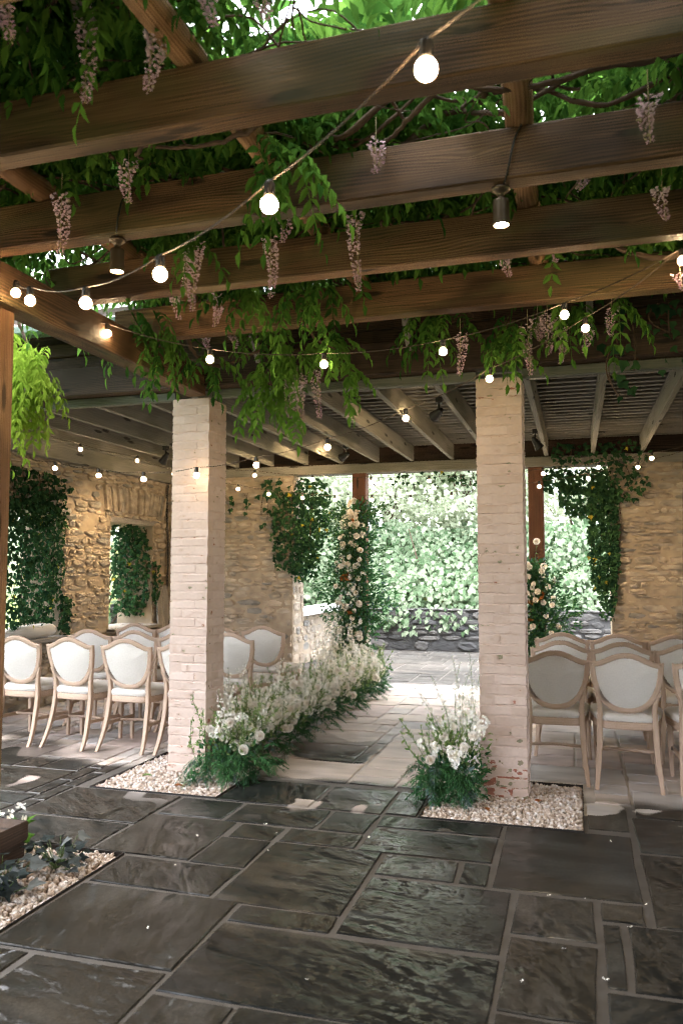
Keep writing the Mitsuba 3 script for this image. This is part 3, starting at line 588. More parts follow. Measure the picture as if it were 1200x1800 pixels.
RAC = [(-1.70, 2.00, 3.37, 0.17), (-1.55, 2.20, 3.48, 0.40), (-1.32, 2.25, 3.33, 0.22), (-1.08, 2.20, 3.40, 0.14), (-0.91, 2.20, 3.36, 0.11), (-1.81, 2.90, 3.28, 0.19), (-2.18, 2.95, 3.20, 0.27), (-0.74, 3.00, 3.25, 0.13), (0.29, 3.00, 3.26, 0.18), (-1.90, 3.70, 3.25, 0.37), (-1.95, 3.72, 3.22, 0.25), (-1.49, 3.75, 3.25, 0.32), (-1.02, 3.72, 3.30, 0.39), (-2.38, 4.40, 3.27, 0.18), (-2.12, 4.42, 3.23, 0.20), (-1.40, 3.70, 3.33, 0.14), (-0.34, 4.50, 3.31, 0.12), (-0.08, 4.50, 3.36, 0.12), (0.06, 3.70, 3.35, 0.09), (0.41, 3.75, 3.25, 0.15), (0.53, 4.20, 3.01, 0.09), (-2.46, 5.00, 3.18, 0.11), (-2.26, 5.00, 3.17, 0.11), (-1.84, 5.00, 2.88, 0.33), (-1.76, 5.02, 2.86, 0.42), (-1.77, 4.95, 2.78, 0.27), (-1.66, 5.05, 2.88, 0.34), (-0.68, 5.00, 3.03, 0.27), (-0.26, 5.00, 3.05, 0.32), (-0.14, 5.00, 3.11, 0.26), (-0.06, 5.03, 3.09, 0.29), (0.09, 5.00, 2.99, 0.15), (0.24, 5.00, 3.12, 0.19), (-0.20, 5.05, 3.10, 0.15)]
for (x, y, z, L) in RAC:
    m = MB(); n = int(L * 330) + 20; s = np.sort(r.random(n)); a = np.arange(n) * 2.4
    rad = .027 * (1 - .72 * s) * (0.7 + .3 * min(1, L / .25)); wob = .012 * np.sin(s * 4 + x * 9)
    out = np.stack([np.cos(a), np.sin(a), np.zeros(n)], 1)
    p = np.array([x, y, z]) + np.stack([wob, wob * .5, -L * s], 1) + out * rad[:, None]
    sz = (.021 * (1 - .5 * s)) * r.uniform(.8, 1.2, n)
    tone = np.stack([np.clip(1 - s + r.normal(0, .2, n), 0, 1), np.where(s > 0.0, r.random(n) * .86, 1) + .12 * (r.random(n) < .25)], 1)
    scatter(m, PETAL, p, out + [0, 0, -.35] + r.normal(0, .3, (n, 3)), np.tile([0, 0, 1.0], (n, 1)) + r.normal(0, .4, (n, 3)), sz, sz * 1.1, tone)
    scatter(m, PETAL, p, out * .6 + [0, 0, -.9] + r.normal(0, .3, (n, 3)), out + r.normal(0, .3, (n, 3)), sz * .8, sz * .6, tone)
    tube([(x, y, z + .10), (x, y, z), (x + wob[-1], y + wob[-1] * .5, z - L)], .0018, 4, m, tone=(.2, .95))
    m.put('flower_cluster', 'm_lilac', wv)
def spray(pts, n, L=(.18, .26), spread=.10, par=wv, mat='m_leaf', tone=None, ll=.08, lw=.031, down=-.5):
    """A hanging shoot: pinnate leaves along a drooping line."""
    p = spline(pts, 16); m = tube(p, np.linspace(.005, .002, 16), 5, tone=(.15, .1)); t = r.random(n)
    c = np.stack([np.interp(t * 15, np.arange(16), p[:, k]) for k in range(3)], 1) + r.normal(0, spread * .35, (n, 3))
    d = unit(np.stack([r.normal(size=n), r.normal(size=n), r.normal(0, .3, n) + down], 1))
    tn = None if tone is None else np.clip(np.asarray(tone) + r.normal(0, .12, (n, 2)), 0, .95)
    compound(m, c, d, r.uniform(*L, n), 5, ll, lw, .7, tone=tn, sag=1.3)
    m.put('leaf_spray', mat, par)
spray([(-1.45, 4.98, 3.06), (-1.7, 5.0, 3.08), (-1.95, 5.0, 2.98), (-2.05, 4.98, 2.75)], 22, L=(.13, .19), spread=.11, tone=(.75, .7))
spray([(-1.9, 5.02, 3.0), (-2.08, 5.0, 2.8), (-2.08, 5.0, 2.62)], 13, L=(.13, .19), spread=.10, tone=(.8, .7), down=-1)
spray([(-1.85, 5.04, 3.0), (-1.86, 5.0, 2.8), (-1.84, 5.0, 2.60)], 12, L=(.13, .19), spread=.09, tone=(.8, .7), down=-1)
spray([(-1.55, 5.0, 3.08), (-1.45, 5.0, 2.98), (-1.47, 5.0, 2.82)], 7, L=(.13, .19), spread=.09, tone=(.7, .6), down=-.9)
spray([(-2.75, 4.48, 3.2), (-2.68, 4.5, 3.08), (-2.6, 4.52, 3.0)], 13, spread=.11, down=-.7)
spray([(-2.6, 4.5, 3.2), (-2.52, 4.5, 3.05), (-2.46, 4.5, 2.96)], 11, spread=.09, down=-.8)
spray([(-2.5, 4.85, 3.12), (-2.4, 4.9, 3.02), (-2.3, 4.9, 2.95)], 9, spread=.10, down=-.9)
spray([(-1.55, 4.25, 3.28), (-1.5, 4.3, 3.15), (-1.46, 4.3, 3.06)], 10, spread=.10, L=(.2, .3), down=-1)
spray([(-1.42, 4.3, 3.3), (-1.36, 4.3, 3.2)], 6, spread=.08, down=-.9)
spray([(-1.0, 5.0, 3.2), (-.80, 5.0, 3.16), (-.6, 5.0, 3.12)], 13, spread=.08, down=-.6)
spray([(-.85, 5.0, 3.18), (-.86, 5.0, 3.08)], 5, spread=.05, down=-.9)
spray([(-.35, 5.0, 3.2), (-.38, 5.0, 3.02), (-.40, 5.0, 2.96)], 11, spread=.09, down=-.9)
spray([(-.15, 5.02, 3.2), (0, 5.0, 3.17), (.1, 5.0, 3.14)], 12, spread=.09, down=-.6)
spray([(-1.22, 2.9, 3.30), (-1.18, 2.9, 3.2), (-1.17, 2.9, 3.14)], 8, spread=.09, down=-.9)
spray([(-1.05, 2.92, 3.30), (-1.03, 2.92, 3.18)], 6, spread=.08, down=-.9)
spray([(-1.95, 3.7, 3.36), (-1.93, 3.7, 3.27)], 6, spread=.10, down=-.7)
spray([(-1.5, 2.2, 3.44), (-1.48, 2.2, 3.34)], 2, spread=.03, down=-1)
spray([(-1.95, 4.3, 3.3), (-1.85, 4.3, 3.24)], 8, spread=.12, down=-.7)
spray([(-1.9, 5.0, 3.28), (-2.15, 5.0, 3.22)], 8, spread=.10, down=-.6)
spray([(.25, 4.98, 3.2), (.3, 4.98, 3.1)], 5, spread=.06, down=-.8)
for q in ((-3.25, 4.15, 3.60), (-3.45, 4.35, 3.62), (-3.65, 4.1, 3.66), (-3.2, 3.7, 3.55), (-3.9, 4.4, 3.7)): spray([q, (q[0] + .1, q[1] + .05, q[2] - .12), (q[0] + .12, q[1] + .08, q[2] - .24)], 16, spread=.22, down=-.5)
wv2 = thing('wisteria_vine', 'mass of hanging wisteria leaves beside the left timber post, light put into their colour', 'vine')
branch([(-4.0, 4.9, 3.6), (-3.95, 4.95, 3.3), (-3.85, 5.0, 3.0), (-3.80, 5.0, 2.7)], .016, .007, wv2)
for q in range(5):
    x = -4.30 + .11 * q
    spray([(x, 5.0 - .06 * q, 3.42 - .05 * q), (x + .02, 5.02, 3.0), (x + .03, 5.0, 2.62 + .06 * abs(q - 1))], 24, spread=.14, par=wv2, mat='m_lit_leaf', tone=(.45, .5), down=-1)

# ------------------------------------------------------------------ ivy
def ivy(label, zones, n_leaf, seed, size=(.040, .075), group=None):
    """zones: (centre, spread along a, spread along b (vertical), a direction, facing normal, share)"""
    rr = np.random.default_rng(seed); k = thing('ivy', label, 'ivy', group); m = MB(); st = MB()
    tot = sum(z[-1] for z in zones)
    for c, sa, sb, a, nrm, sharek in zones:
        n = int(n_leaf * sharek / tot); c, a, nrm = np.array(c), np.array(a, float), np.array(nrm, float)
        u, w = rr.uniform(-1, 1, n), rr.uniform(-1, 1, n)
        edge = np.abs(u) ** 3 + np.abs(w) ** 3 < .75 + .5 * rr.random(n); u, w = u[edge], w[edge]; n = len(u)
        lump = .5 + .5 * np.sin(u * 6 + w * 4 + seed) * np.sin(w * 7 - u * 3)
        p = c + np.outer(u * sa, a) + np.outer(w * sb, [0, 0, 1]) + np.outer(.02 + .10 * rr.random(n) * (.4 + lump), nrm)
        scatter(m, IVY, p, np.tile([0, 0, -1.0], (n, 1)) + rr.normal(0, .45, (n, 3)) + nrm * .25, nrm + rr.normal(0, .42, (n, 3)), rr.uniform(*size, n))
        for _ in range(max(2, n // 120)):
            s0 = c + a * rr.uniform(-.8, .8) * sa + np.array([0, 0, sb * .95]); s1 = s0 + a * rr.normal(0, .15) * sa - np.array([0, 0, sb * rr.uniform(1.2, 1.9)])
            tube(spline([s0, (s0 + s1) / 2 + a * rr.normal(0, .04) + nrm * .04, s1], 10), .004, 4, st)
    m.put('leaves', 'm_ivy', k, kind='stuff'); st.put('stems', 'm_bark', k, kind='stuff')
ivy('dense dark ivy hanging in the near left window of the stone wall', [((WX + .01, 7.20, 1.62), .62, .70, (0, 1, 0), (1, 0, 0), 6), ((WX + .02, 7.22, 2.3), .66, .32, (0, 1, 0), (1, 0, 0), 3), ((WX - .3, 7.88, 1.4), .28, .7, (1, 0, 0), (0, -1, 0), 2), ((WX + .02, 7.85, 1.0), .09, .22, (0, 1, 0), (1, 0, 0), .5)], 2900, 1)
ivy('ivy filling the far reveal of the second left window', [((WX - .30, 9.93, 1.50), .30, .62, (1, 0, 0), (0, -1, 0), 6), ((WX - .25, 9.55, 2.06), .3, .10, (1, 0, 0), (0, -1, 0), .8), ((WX + .0, 9.92, 1.35), .06, .3, (0, 1, 0), (1, 0, 0), .6)], 1300, 2, (.04, .07))
ivy('glossy ivy clinging to the end of the left back wall beside the opening', [((-3.66, BY - .03, 2.05), .36, .55, (1, 0, 0), (0, -1, 0), 5), ((-3.55, BY + .15, 2.30), .34, .50, (1, 0, 0), (0, -1, 0), 5), ((-3.55, BY + .05, 1.62), .22, .25, (1, 0, 0), (0, -1, 0), 1.5), ((-3.72, BY + .2, 1.9), .25, .5, (0, 1, 0), (1, 0, 0), 2)], 1900, 3)
ivy('ivy curtain on the left edge of the right back wall', [((.33, BY - .02, 1.95), .18, .70, (1, 0, 0), (0, -1, 0), 5), ((.15, BY + .1, 2.48), .34, .30, (1, 0, 0), (0, -1, 0), 3.2), ((-.22, BY + .1, 2.66), .22, .16, (1, 0, 0), (0, -1, 0), 1), ((.36, BY - .04, 1.25), .10, .35, (1, 0, 0), (0, -1, 0), .8), ((.50, BY - .04, 2.6), .35, .24, (1, 0, 0), (0, -1, 0), .9), ((.3, BY - .15, 2.95), .6, .14, (1, 0, 0), (0, -1, 0), 1)], 2300, 4)
ivy('thin ivy tendrils on the top of the left back wall', [((-4.0, BY - .04, 2.66), .14, .14, (1, 0, 0), (0, -1, 0), 1), ((-4.5, BY - .04, 2.45), .14, .16, (1, 0, 0), (0, -1, 0), .5), ((-4.12, BY - .04, 2.35), .22, .25, (1, 0, 0), (0, -1, 0), .5)], 60, 5, (.05, .10))
ivy('sparse ivy with a few yellow leaves on the dark eave at the right', [((.42, 5.36, 2.98), .26, .24, (1, 0, 0), (0, -1, 0), 2), ((.30, 5.33, 2.78), .08, .22, (1, 0, 0), (0, -1, 0), .7), ((.62, 5.3, 3.1), .2, .12, (1, 0, 0), (0, -1, 0), 1)], 46, 9, (.05, .085))
ivy('ivy trailing from the rear plate across the top of the wide opening', [((-1.9, BY + .08, 2.72), .45, .10, (1, 0, 0), (0, -1, 0), 1), ((-1.25, BY + .08, 2.70), .3, .12, (1, 0, 0), (0, -1, 0), .8)], 70, 12, (.04, .07))

# ------------------------------------------------------------------ chairs
def outline(n=64):
    h = np.array([(0, .935), (.055, .929), (.11, .908), (.165, .882), (.215, .868), (.246, .872), (.243, .80), (.231, .72), (.205, .64), (.163, .575), (.108, .530), (.05, .510), (0, .505)])
    a, b = spline(h[:6], 16), spline(h[5:], 28)
    right = np.vstack([a, b[1:]]); left = right[::-1][1:-1] * [-1, 1]
    return np.vstack([right, left])
BACK = outline(); CN = np.array([0, .72])
def backpt(s, z, d=0.0):
    """a point of the reclined back: s across, z height, d towards the front"""
    s, z = np.asarray(s, float), np.asarray(z, float)
    return np.stack([s, -.195 - (z - .46) * .20 + d + .22 * s * s, z], -1)
def inset(P, w):
    t = unit(np.roll(P, -1, 0) - np.roll(P, 1, 0)); n = np.stack([t[:, 1], -t[:, 0]], 1)
    return P + n * w
def chair_parts():
    out = {}; N = len(BACK); mid = inset(BACK, .019)
    if np.abs(mid).max() > np.abs(BACK).max(): mid = inset(BACK, -.019)
    sgn = 1 if np.abs(inset(BACK, .019)).max() < np.abs(BACK).max() else -1
    sec = [(-.019, -.010), (-.013, -.017), (.013, -.017), (.019, -.010), (.019, .010), (.013, .017), (-.013, .017), (-.019, .010)]
    V = []
    for w, d in sec: q = inset(BACK, sgn * (.019 + w)); V.append(backpt(q[:, 0], q[:, 1], d))
    V = np.stack(V, 1).reshape(-1, 3); f = [[i * 8 + k, i * 8 + (k + 1) % 8, ((i + 1) % N) * 8 + (k + 1) % 8, ((i + 1) % N) * 8 + k] for i in range(N) for k in range(8)]
    arc = np.concatenate([[0], np.cumsum(np.linalg.norm(np.diff(BACK, axis=0), axis=1))])
    out['back_frame'] = (MB().add(V, f, np.stack([np.repeat(arc, 8), np.tile(np.arange(8) * .012, N)], 1)), 'm_chairwood', 35)
    pin = Polygon(BACK).buffer(-.033).exterior; m = MB(); th = np.arange(N) * 2 * math.pi / N; cc = np.array([0, .73])
    def cast(a):
        from shapely.geometry import LineString
        h = LineString([cc, cc + 2 * np.array([math.sin(a), math.cos(a)])]).intersection(pin); h = h if h.geom_type == 'Point' else list(h.geoms)[0]; return [h.x, h.y]
    inn = np.array([cast(a) for a in th])
    for sg in (-1, 1):
        rings = [backpt(*(cc + (inn - cc) * s).T, sg * (.006 + .022 * (1 - s ** 2.2))) for s in (1, .9, .75, .5, .25, .02)]
        V = np.vstack(rings); f = [[a * N + k, a * N + (k + 1) % N, (a + 1) * N + (k + 1) % N, (a + 1) * N + k] for a in range(5) for k in range(N)]
        m.add(V, f)
    out['back_pad'] = (m, 'm_linen', True)
    # seat: rounded trapezoid
    def seat_loop(e=0.0, n=40):
        th = np.arange(n) * 2 * math.pi / n; ca, sa = np.cos(th), np.sin(th); k = 1 / (np.abs(ca) ** 5 + np.abs(sa) ** 5) ** .2
        y = .235 * sa * k; x = (.235 + .035 * y / .235) * ca * k; return np.stack([x * (1 + e), y * (1 + e)], 1)
    L = seat_loop(); m = MB(); n = len(L); R = [(1.0, .452), (1.025, .468), (1.02, .487), (.96, .502), (.80, .512), (.5, .520), (.02, .523)]
    V = np.vstack([np.c_[L * s, np.full(n, z)] for s, z in R]); f = [[a * n + k, a * n + (k + 1) % n, (a + 1) * n + (k + 1) % n, (a + 1) * n + k] for a in range(len(R) - 1) for k in range(n)]
    out['seat'] = (m.add(V, f), 'm_linen', True)
    m = MB(); R = [(.90, .395), (.985, .395), (1.0, .403), (1.0, .448), (.9, .4515), (.02, .4515)]
    V = np.vstack([np.c_[L * s, np.full(n, z)] for s, z in R]); f = [[a * n + k, a * n + (k + 1) % n, (a + 1) * n + (k + 1) % n, (a + 1) * n + k] for a in range(len(R) - 1) for k in range(n)]
    out['seat_rail'] = (m.add(V, f, np.stack([np.tile(np.arange(n) * .04, len(R)), np.repeat([a[1] * 2 for a in R], n)], 1)), 'm_chairwood', 40)
    def leg(pts, w):
        p = spline(pts, 14); ws = np.interp(np.linspace(0, 1, 14), np.linspace(0, 1, len(w)), w); V, U = [], []
        for i in range(14):
            a = ws[i] / 2; c = a * .72
            V.append(p[i] + np.array([[-c, -a, 0], [c, -a, 0], [a, -c, 0], [a, c, 0], [c, a, 0], [-c, a, 0], [-a, c, 0], [-a, -c, 0]])); U.append(np.stack([np.full(8, i * .05), np.arange(8) * .014], 1))
        f = [[i * 8 + k, i * 8 + (k + 1) % 8, (i + 1) * 8 + (k + 1) % 8, (i + 1) * 8 + k] for i in range(13) for k in range(8)]
        m = MB().add(np.vstack(V), f, np.vstack(U)); m.add(V[-1], [[0, k + 1, k] for k in range(1, 7)]); m.add(V[0], [[0, k, k + 1] for k in range(1, 7)]); return m
    for s in (-1, 1):
        out[f'rear_leg{s}'] = (leg([backpt(s * .213, .665), backpt(s * .188, .585), (s * .182, -.205, .50), (s * .185, -.205, .42), (s * .188, -.225, .30), (s * .200, -.275, .13), (s * .212, -.345, 0)], [.030, .034, .040, .040, .038, .034, .028]), 'm_chairwood', 40)
        out[f'front_leg{s}'] = (leg([(s * .215, .190, .40), (s * .213, .190, .2), (s * .210, .188, 0)], [.042, .036, .026]), 'm_chairwood', 40)
        out[f'stretcher{s}'] = (beam((s * .205, .18, .205), (s * .194, -.235, .215), .018, .030, .004), 'm_chairwood', False)
    m = MB(); p = spline([(-.19, -.03, .21), (-.10, .0, .21), (0, .02, .21), (.10, .0, .21), (.19, -.03, .21)], 12); tube(p, .013, 6, m)
    out['cross_stretcher'] = (m, 'm_chairwood', 40)
    res = []
    for kk, (m, mat, sm) in out.items():
        v, f, u = m.get(); name = kk.rstrip('-1').rstrip('1') if kk[-1] == '1' else kk
        res.append((name, mikit.ply((v, f), mat, smooth=sm if sm is True or sm is False else True, uv=u)))
    return res
CHAIR = chair_parts()
def chair(x, y, label, rot=0.0, group=None):
    k = thing('dining_chair', label, 'chair', group)
    tw = T().translate([x, y, 0.002]).rotate([0, 0, 1], rot)
    bf = None
    for name, sh in CHAIR:
        q = put(name, None, None, bf if name == 'back_pad' else k, shape=sh, tw=tw)
        if name == 'back_frame': bf = q
ordw = ['first', 'second', 'third', 'fourth']; rowl = ['nearest', 'middle', 'farthest']
YR = [6.24, 7.10, 7.98]
for rI, xs in enumerate([(-4.72, -4.20, -3.66, -3.12), (-4.56, -4.08, -3.60, -3.06), (-4.62, -4.13, -3.64, -3.15)]):
    for cI, x in enumerate(xs):
        chair(x + random.gauss(0, .012), YR[rI] + .02 * cI * 0 + random.gauss(0, .02), f'white shield-back chair, {rowl[rI]} row left of the aisle, {ordw[cI]} from the left wall', random.gauss(0, 2.0) - 1.0, 'chairs left of the flower-lined aisle')
for rI, xs in enumerate([(-.18, .33, .845), (-.15, .35, .84), (-.12, .36, .85)]):
    for cI, x in enumerate(xs):
        chair(x + random.gauss(0, .01), YR[rI] + random.gauss(0, .015), f'linen-backed chair, {rowl[rI]} row behind the right brick column, {ordw[cI]} from that column', random.gauss(0, 1.5), 'chairs behind the right brick column')

# ------------------------------------------------------------------ flowers
def rose_ply(seed):
    rr = np.random.default_rng(seed); m = MB(); tone = rr.random()
    for layer, (n, tilt, rad, sz) in enumerate(((3, 1.35, .10, .52), (4, 1.15, .20, .62), (5, .95, .30, .70), (5, .70, .36, .80), (6, .38, .38, .86))):
        a = np.arange(n) * 2 * math.pi / n + layer * .7 + rr.normal(0, .1, n); out = np.stack([np.cos(a), np.sin(a), np.zeros(n)], 1); up = np.array([0, 0, 1.0])
        p = out * rad * .55 + up * (.06 + .05 * layer * -1 + .18); d = out * math.cos(tilt) + up * math.sin(tilt)
        scatter(m, petal_tpl(1.15, .30), p - up * .15, d, -out * math.sin(tilt) + up * math.cos(tilt), sz, sz * 1.0, np.clip(np.stack([np.full(n, tone * .6 + .12 * (4 - layer)), rr.random(n)], 1), 0, 1))
    return m.ply('m_rose')
ROSES = [rose_ply(s) for s in range(6)]
def rose(k, p, axis, rad):
    z = unit(axis); x = unit(np.cross(z, [.3, .2, .9] if abs(z[2]) < .9 else [1, 0, 0])); y = np.cross(z, x); s = rad
    M = np.eye(4); M[:3, 0], M[:3, 1], M[:3, 2], M[:3, 3] = x * s, y * s, z * s, p
    put('rose', None, None, k, shape=random.choice(ROSES), tw=T(M.tolist()))
class Bouquet:
    def __init__(self, label, seed, group=None, name='flower_arrangement'):
        self.k = thing(name, label, 'flowers', group); self.r = np.random.default_rng(seed); self.fern, self.sprig, self.pet, self.stem = MB(), MB(), MB(), MB(); self.rust = MB()
    def fronds(self, o, out, n, L=(.22, .36), up=.35, spread=.8):
        r = self.r; d = unit(np.asarray(out, float) + r.normal(0, spread, (n, 3)) * [1, 1, .4] + [0, 0, up])
        compound(self.fern, np.asarray(o) + r.normal(0, .05, (n, 3)) * [1, 1, .5], d, r.uniform(*L, n), 13, .062, .013, .55, tpl=LEAF4, taper=.9, sag=.4)
    def bush(self, c, s, n, size=(.03, .06), mat='fern'):
        r = self.r; p = np.asarray(c) + np.clip(r.normal(0, .55, (n, 3)), -1.1, 1.1) * s; p[:, 2] = np.maximum(p[:, 2], .015)
        d = unit((p - c) / np.maximum(s, .05) + r.normal(0, .6, (n, 3)) + [0, 0, .25]); sz = r.uniform(*size, n)
        scatter(getattr(self, mat), LEAF, p, d, rdir(n, .8), sz, sz * .42)
    def twig(self, p0, p1, n=22, size=(.022, .04), mat='sprig'):
        r = self.r; p = spline([p0, (np.asarray(p0) + p1) / 2 + r.normal(0, .02, 3), p1], 10); tube(p, .0022, 4, self.stem); t = r.uniform(.25, 1, n)
        c = np.stack([np.interp(t * 9, np.arange(10), p[:, k]) for k in range(3)], 1); d = unit(np.asarray(p1, float) - p0) * .7 + r.normal(0, .6, (n, 3)); sz = r.uniform(*size, n)
        scatter(getattr(self, mat), LEAF4, c, d, rdir(n, .5), sz, sz * .4)
    def spire(self, p0, p1, n=60, rad=.030, size=.026, green=.15):
        """A tall flower spike, florets all round it, smaller towards the tip."""
        r = self.r; p0, p1 = np.asarray(p0, float), np.asarray(p1, float); bend = r.normal(0, .03, 3); p = spline([p0, p0 * .5 + p1 * .5 + bend, p1], 12)
        tube(p, np.linspace(.003, .0012, 12), 4, self.stem); t = .25 + .75 * np.sort(r.random(n)); c = np.stack([np.interp(t * 11, np.arange(12), p[:, k]) for k in range(3)], 1)
        ax = unit(p1 - p0); o = rdir(n); o = unit(o - (o @ ax)[:, None] * ax); tp = 1.15 - .85 * (t - .25) / .75; g = (r.random(n) < green * (t * 1.6)); sz = size * tp * r.uniform(.8, 1.2, n)
        w = ~g; scatter(self.pet, FLORET, (c + o * (rad * tp)[:, None])[w], rdir(n)[w] * .2 + np.cross(o, ax)[w], (o + ax * .2)[w], (sz * 1.75)[w])
        if g.any(): scatter(self.sprig, LEAF4, (c + o * (rad * tp * .7)[:, None])[g], (o + ax * .6)[g], rdir(n)[g], sz[g] * .8, sz[g] * .5)
    def puff(self, c, rad, n=26, size=.022):
        r = self.r; o = rdir(n, .5); scatter(self.pet, FLORET, np.asarray(c) + o * rad * r.uniform(.6, 1, (n, 1)), np.cross(o, rdir(n)), o, r.uniform(.8, 1.3, n) * size * 1.9)
    def done(self):
        for m, nm, mat in ((self.fern, 'foliage', 'm_fern'), (self.sprig, 'sprigs', 'm_sprig'), (self.pet, 'blossom', 'm_petal'), (self.rust, 'rust_leaves', 'm_rust')):
            if m.v: m.put(nm, mat, self.k, kind='stuff')
        if self.stem.v: self.stem.put('stems', 'm_stem', self.k, kind='stuff')
def aisle():
    ys = np.linspace(5.62, 9.75, 8)
    for i, y in enumerate(ys):
        lab = ['white rose and fern clump at the foot of the left brick column', *[f'white flower clump of the aisle border, {w} from the left brick column' for w in ('second', 'third', 'fourth', 'fifth', 'sixth', 'seventh')], 'white flower clump at the far end of the aisle border, below the flower-wound post'][i]
        b = Bouquet(lab, 60 + i, 'clumps of the aisle flower border'); r = b.r; xr, xl = -2.34, -2.86
        if i == 0: xr, xl = -2.32, -2.72
        xc = (xr + xl) / 2; hw = (xr - xl) / 2
        b.bush((xc, y, .13), np.array([hw * .95, .30, .12]), 420 if i == 0 else 330, (.035, .07)); b.bush((xc, y, .28), np.array([hw * .85, .30, .14]), 300, (.025, .05), 'sprig')
        if i == 0:
            for ox, oy, n in ((-2.62, 5.36, 14), (-2.42, 5.42, 14), (-2.30, 5.50, 10)): b.fronds((ox, oy, .16), (0.1, -.9, -.1), n, (.18, .30), .1, .55); b.fronds((ox, oy, .05), (.2, -.8, 0), n // 2, (.16, .26), .05, .5)
        b.fronds((xr - .06, y, .10), (.8, -.1, 0), 10, (.16, .26), .2, .5)
        n = 8 if i == 0 else 15
        for _ in range(n):
            x0, y0 = r.uniform(xl + .05, xr - .08), y + r.uniform(-.3, .3); h = r.uniform(.34, .62) + .16 * max(0, (xr - x0) / (xr - xl) - .4) + (.04 if i > 3 else 0)
            if i == 0: h = r.uniform(.34, .72) if x0 < -2.5 else r.uniform(.3, .45); y0 += .15
            b.spire((x0, y0, .12), (x0 + r.normal(.03, .10), y0 + r.normal(-.02, .10), h * r.uniform(.72, 1.08)), int(80 + 50 * r.random()), r.uniform(.026, .038), r.uniform(.022, .030), .22)
        for _ in range(30 if i else 8): b.puff((r.uniform(xl + .05, xr), y + r.uniform(-.3, .3), r.uniform(.20, .42)), r.uniform(.025, .05), 24, .018)
        for _ in range(26): x0, y0 = r.uniform(xl, xr), y + r.uniform(-.3, .3); b.twig((x0, y0, .1), (x0 + r.normal(.05, .12), y0 + r.normal(-.02, .1), r.uniform(.3, .6)), 24)
        rs = [(-2.56, 5.31, .37), (-2.33, 5.40, .22), (-2.26, 5.52, .30), (-2.44, 5.38, .41)] if i == 0 else [(xr + r.uniform(-.16, .02), y + r.uniform(-.3, .3), r.uniform(.15, .34)) for _ in range(6)] + [(r.uniform(xl + .1, xr - .02), y + r.uniform(-.3, .3), r.uniform(.34, .50)) for _ in range(6)]
        for p in rs: rose(b.k, p, np.array([.45, -.9, .35]) + r.normal(0, .25, 3), r.uniform(.034, .048))
        b.done()
aisle()
def post_flowers(cx, cy, z0, z1, label, seed, n_rose, left=.22, right=.16):
    b = Bouquet(label, seed, 'flower-wound posts in the back opening'); r = b.r
    for z in np.arange(z0, z1, .16):
        t = (z - z0) / (z1 - z0); w = .75 + .35 * math.sin(z * 5 + seed) - .30 * max(0, t - .8) * 4
        b.bush((cx + r.normal(0, .03) - .01, cy - .16, z), np.array([.36 * w + .06, .12, .13]), 520, (.04, .08)); b.bush((cx - .1 + r.normal(0, .05), cy - .16, z), np.array([.32 * w, .12, .12]), 90, (.02, .04), 'sprig')
        b.fronds((cx, cy - .15, z), (r.choice([-1, 1]) * .6, -.6, .1), 3, (.14, .24), .2, .5)
    for _ in range(n_rose):
        z = r.uniform(z0 + .05, z1 + .08); x = cx + r.uniform(-left, right) * (1.0 if z < z1 - .3 else .5); rose(b.k, (x, cy - .26 - .05 * r.random(), z), np.array([r.normal(0, .35), -1, .3]), r.uniform(.036, .05))
    for _ in range(n_rose): b.puff((cx + r.uniform(-left, right), cy - .24, r.uniform(z0, z1)), .03, 14, .02)
    for _ in range(4): z = r.uniform(z0 + .3, z1); x = cx + r.uniform(-left, right) * .7; scatter(b.rust, LEAF, [[x, cy - .26, z]] * 4, rdir(4), rdir(4, .5), .11, .045)
    for z, dx, dz in ((z1 - .08, .50, .10), (z1 - .62, .52, .06), (z0 + .62, .40, -.18), (z1 - .30, .22, .16)):
        for q in range(3): b.twig((cx + .05, cy - .16, z - .02 * q), (cx + dx + .05 * q, cy - .2 - .05 * q, z + dz + .03 * q), 34, (.03, .055), 'fern')
    return b
b = post_flowers(-2.82, BY, .35, 2.34, 'tall garland of cream roses and greenery wound up the left back post', 90, 54)
rose(b.k, (-2.80, BY - .22, 2.42), (0, -1, .3), .05); b.twig((-2.8, BY - .14, 2.0), (-2.80, BY - .2, 2.42), 8)
for _ in range(16): x0 = -2.82 + b.r.uniform(-.45, .3); b.spire((x0, BY - .35 + b.r.normal(0, .05), .2), (x0 + b.r.normal(0, .09), BY - .4, b.r.uniform(.55, .98)), 66, .032, .026, .1)
b.bush((-2.75, BY - .35, .18), np.array([.40, .22, .17]), 600, (.035, .07)); b.fronds((-2.5, BY - .45, .12), (.8, -.5, 0), 16, (.2, .3), .1)
for _ in range(9): rose(b.k, (-2.82 + b.r.uniform(-.3, .45), BY - .62 - .1 * b.r.random(), b.r.uniform(.12, .5)), (.2, -1, .3), .045)
b.done()
b = post_flowers(-.50, BY, .2, 1.52, 'shorter garland of white roses on the right back post, seen past the right column', 91, 26, .2, .28)
rose(b.k, (-.46, BY - .2, 1.86), (0, -1, .3), .05); b.twig((-.5, BY - .15, 1.45), (-.46, BY - .18, 1.85), 10); b.twig((-.42, BY - .15, 1.5), (-.24, BY - .2, 1.95), 30, (.04, .06), 'fern'); b.done()
b = Bouquet('white rose, snapdragon and fern arrangement standing at the foot of the right brick column', 95); r = b.r
b.bush((-.82, 5.42, .13), np.array([.19, .14, .13]), 620, (.035, .065)); b.bush((-.80, 5.42, .34), np.array([.19, .13, .12]), 330, (.022, .045), 'sprig')
for ox in (-.95, -.85, -.72): b.fronds((ox, 5.33, .20), (0, -.9, -.1), 12, (.17, .26), .1, .5); b.fronds((ox, 5.36, .08), (0, -.8, 0), 6, (.15, .22), .05, .5)
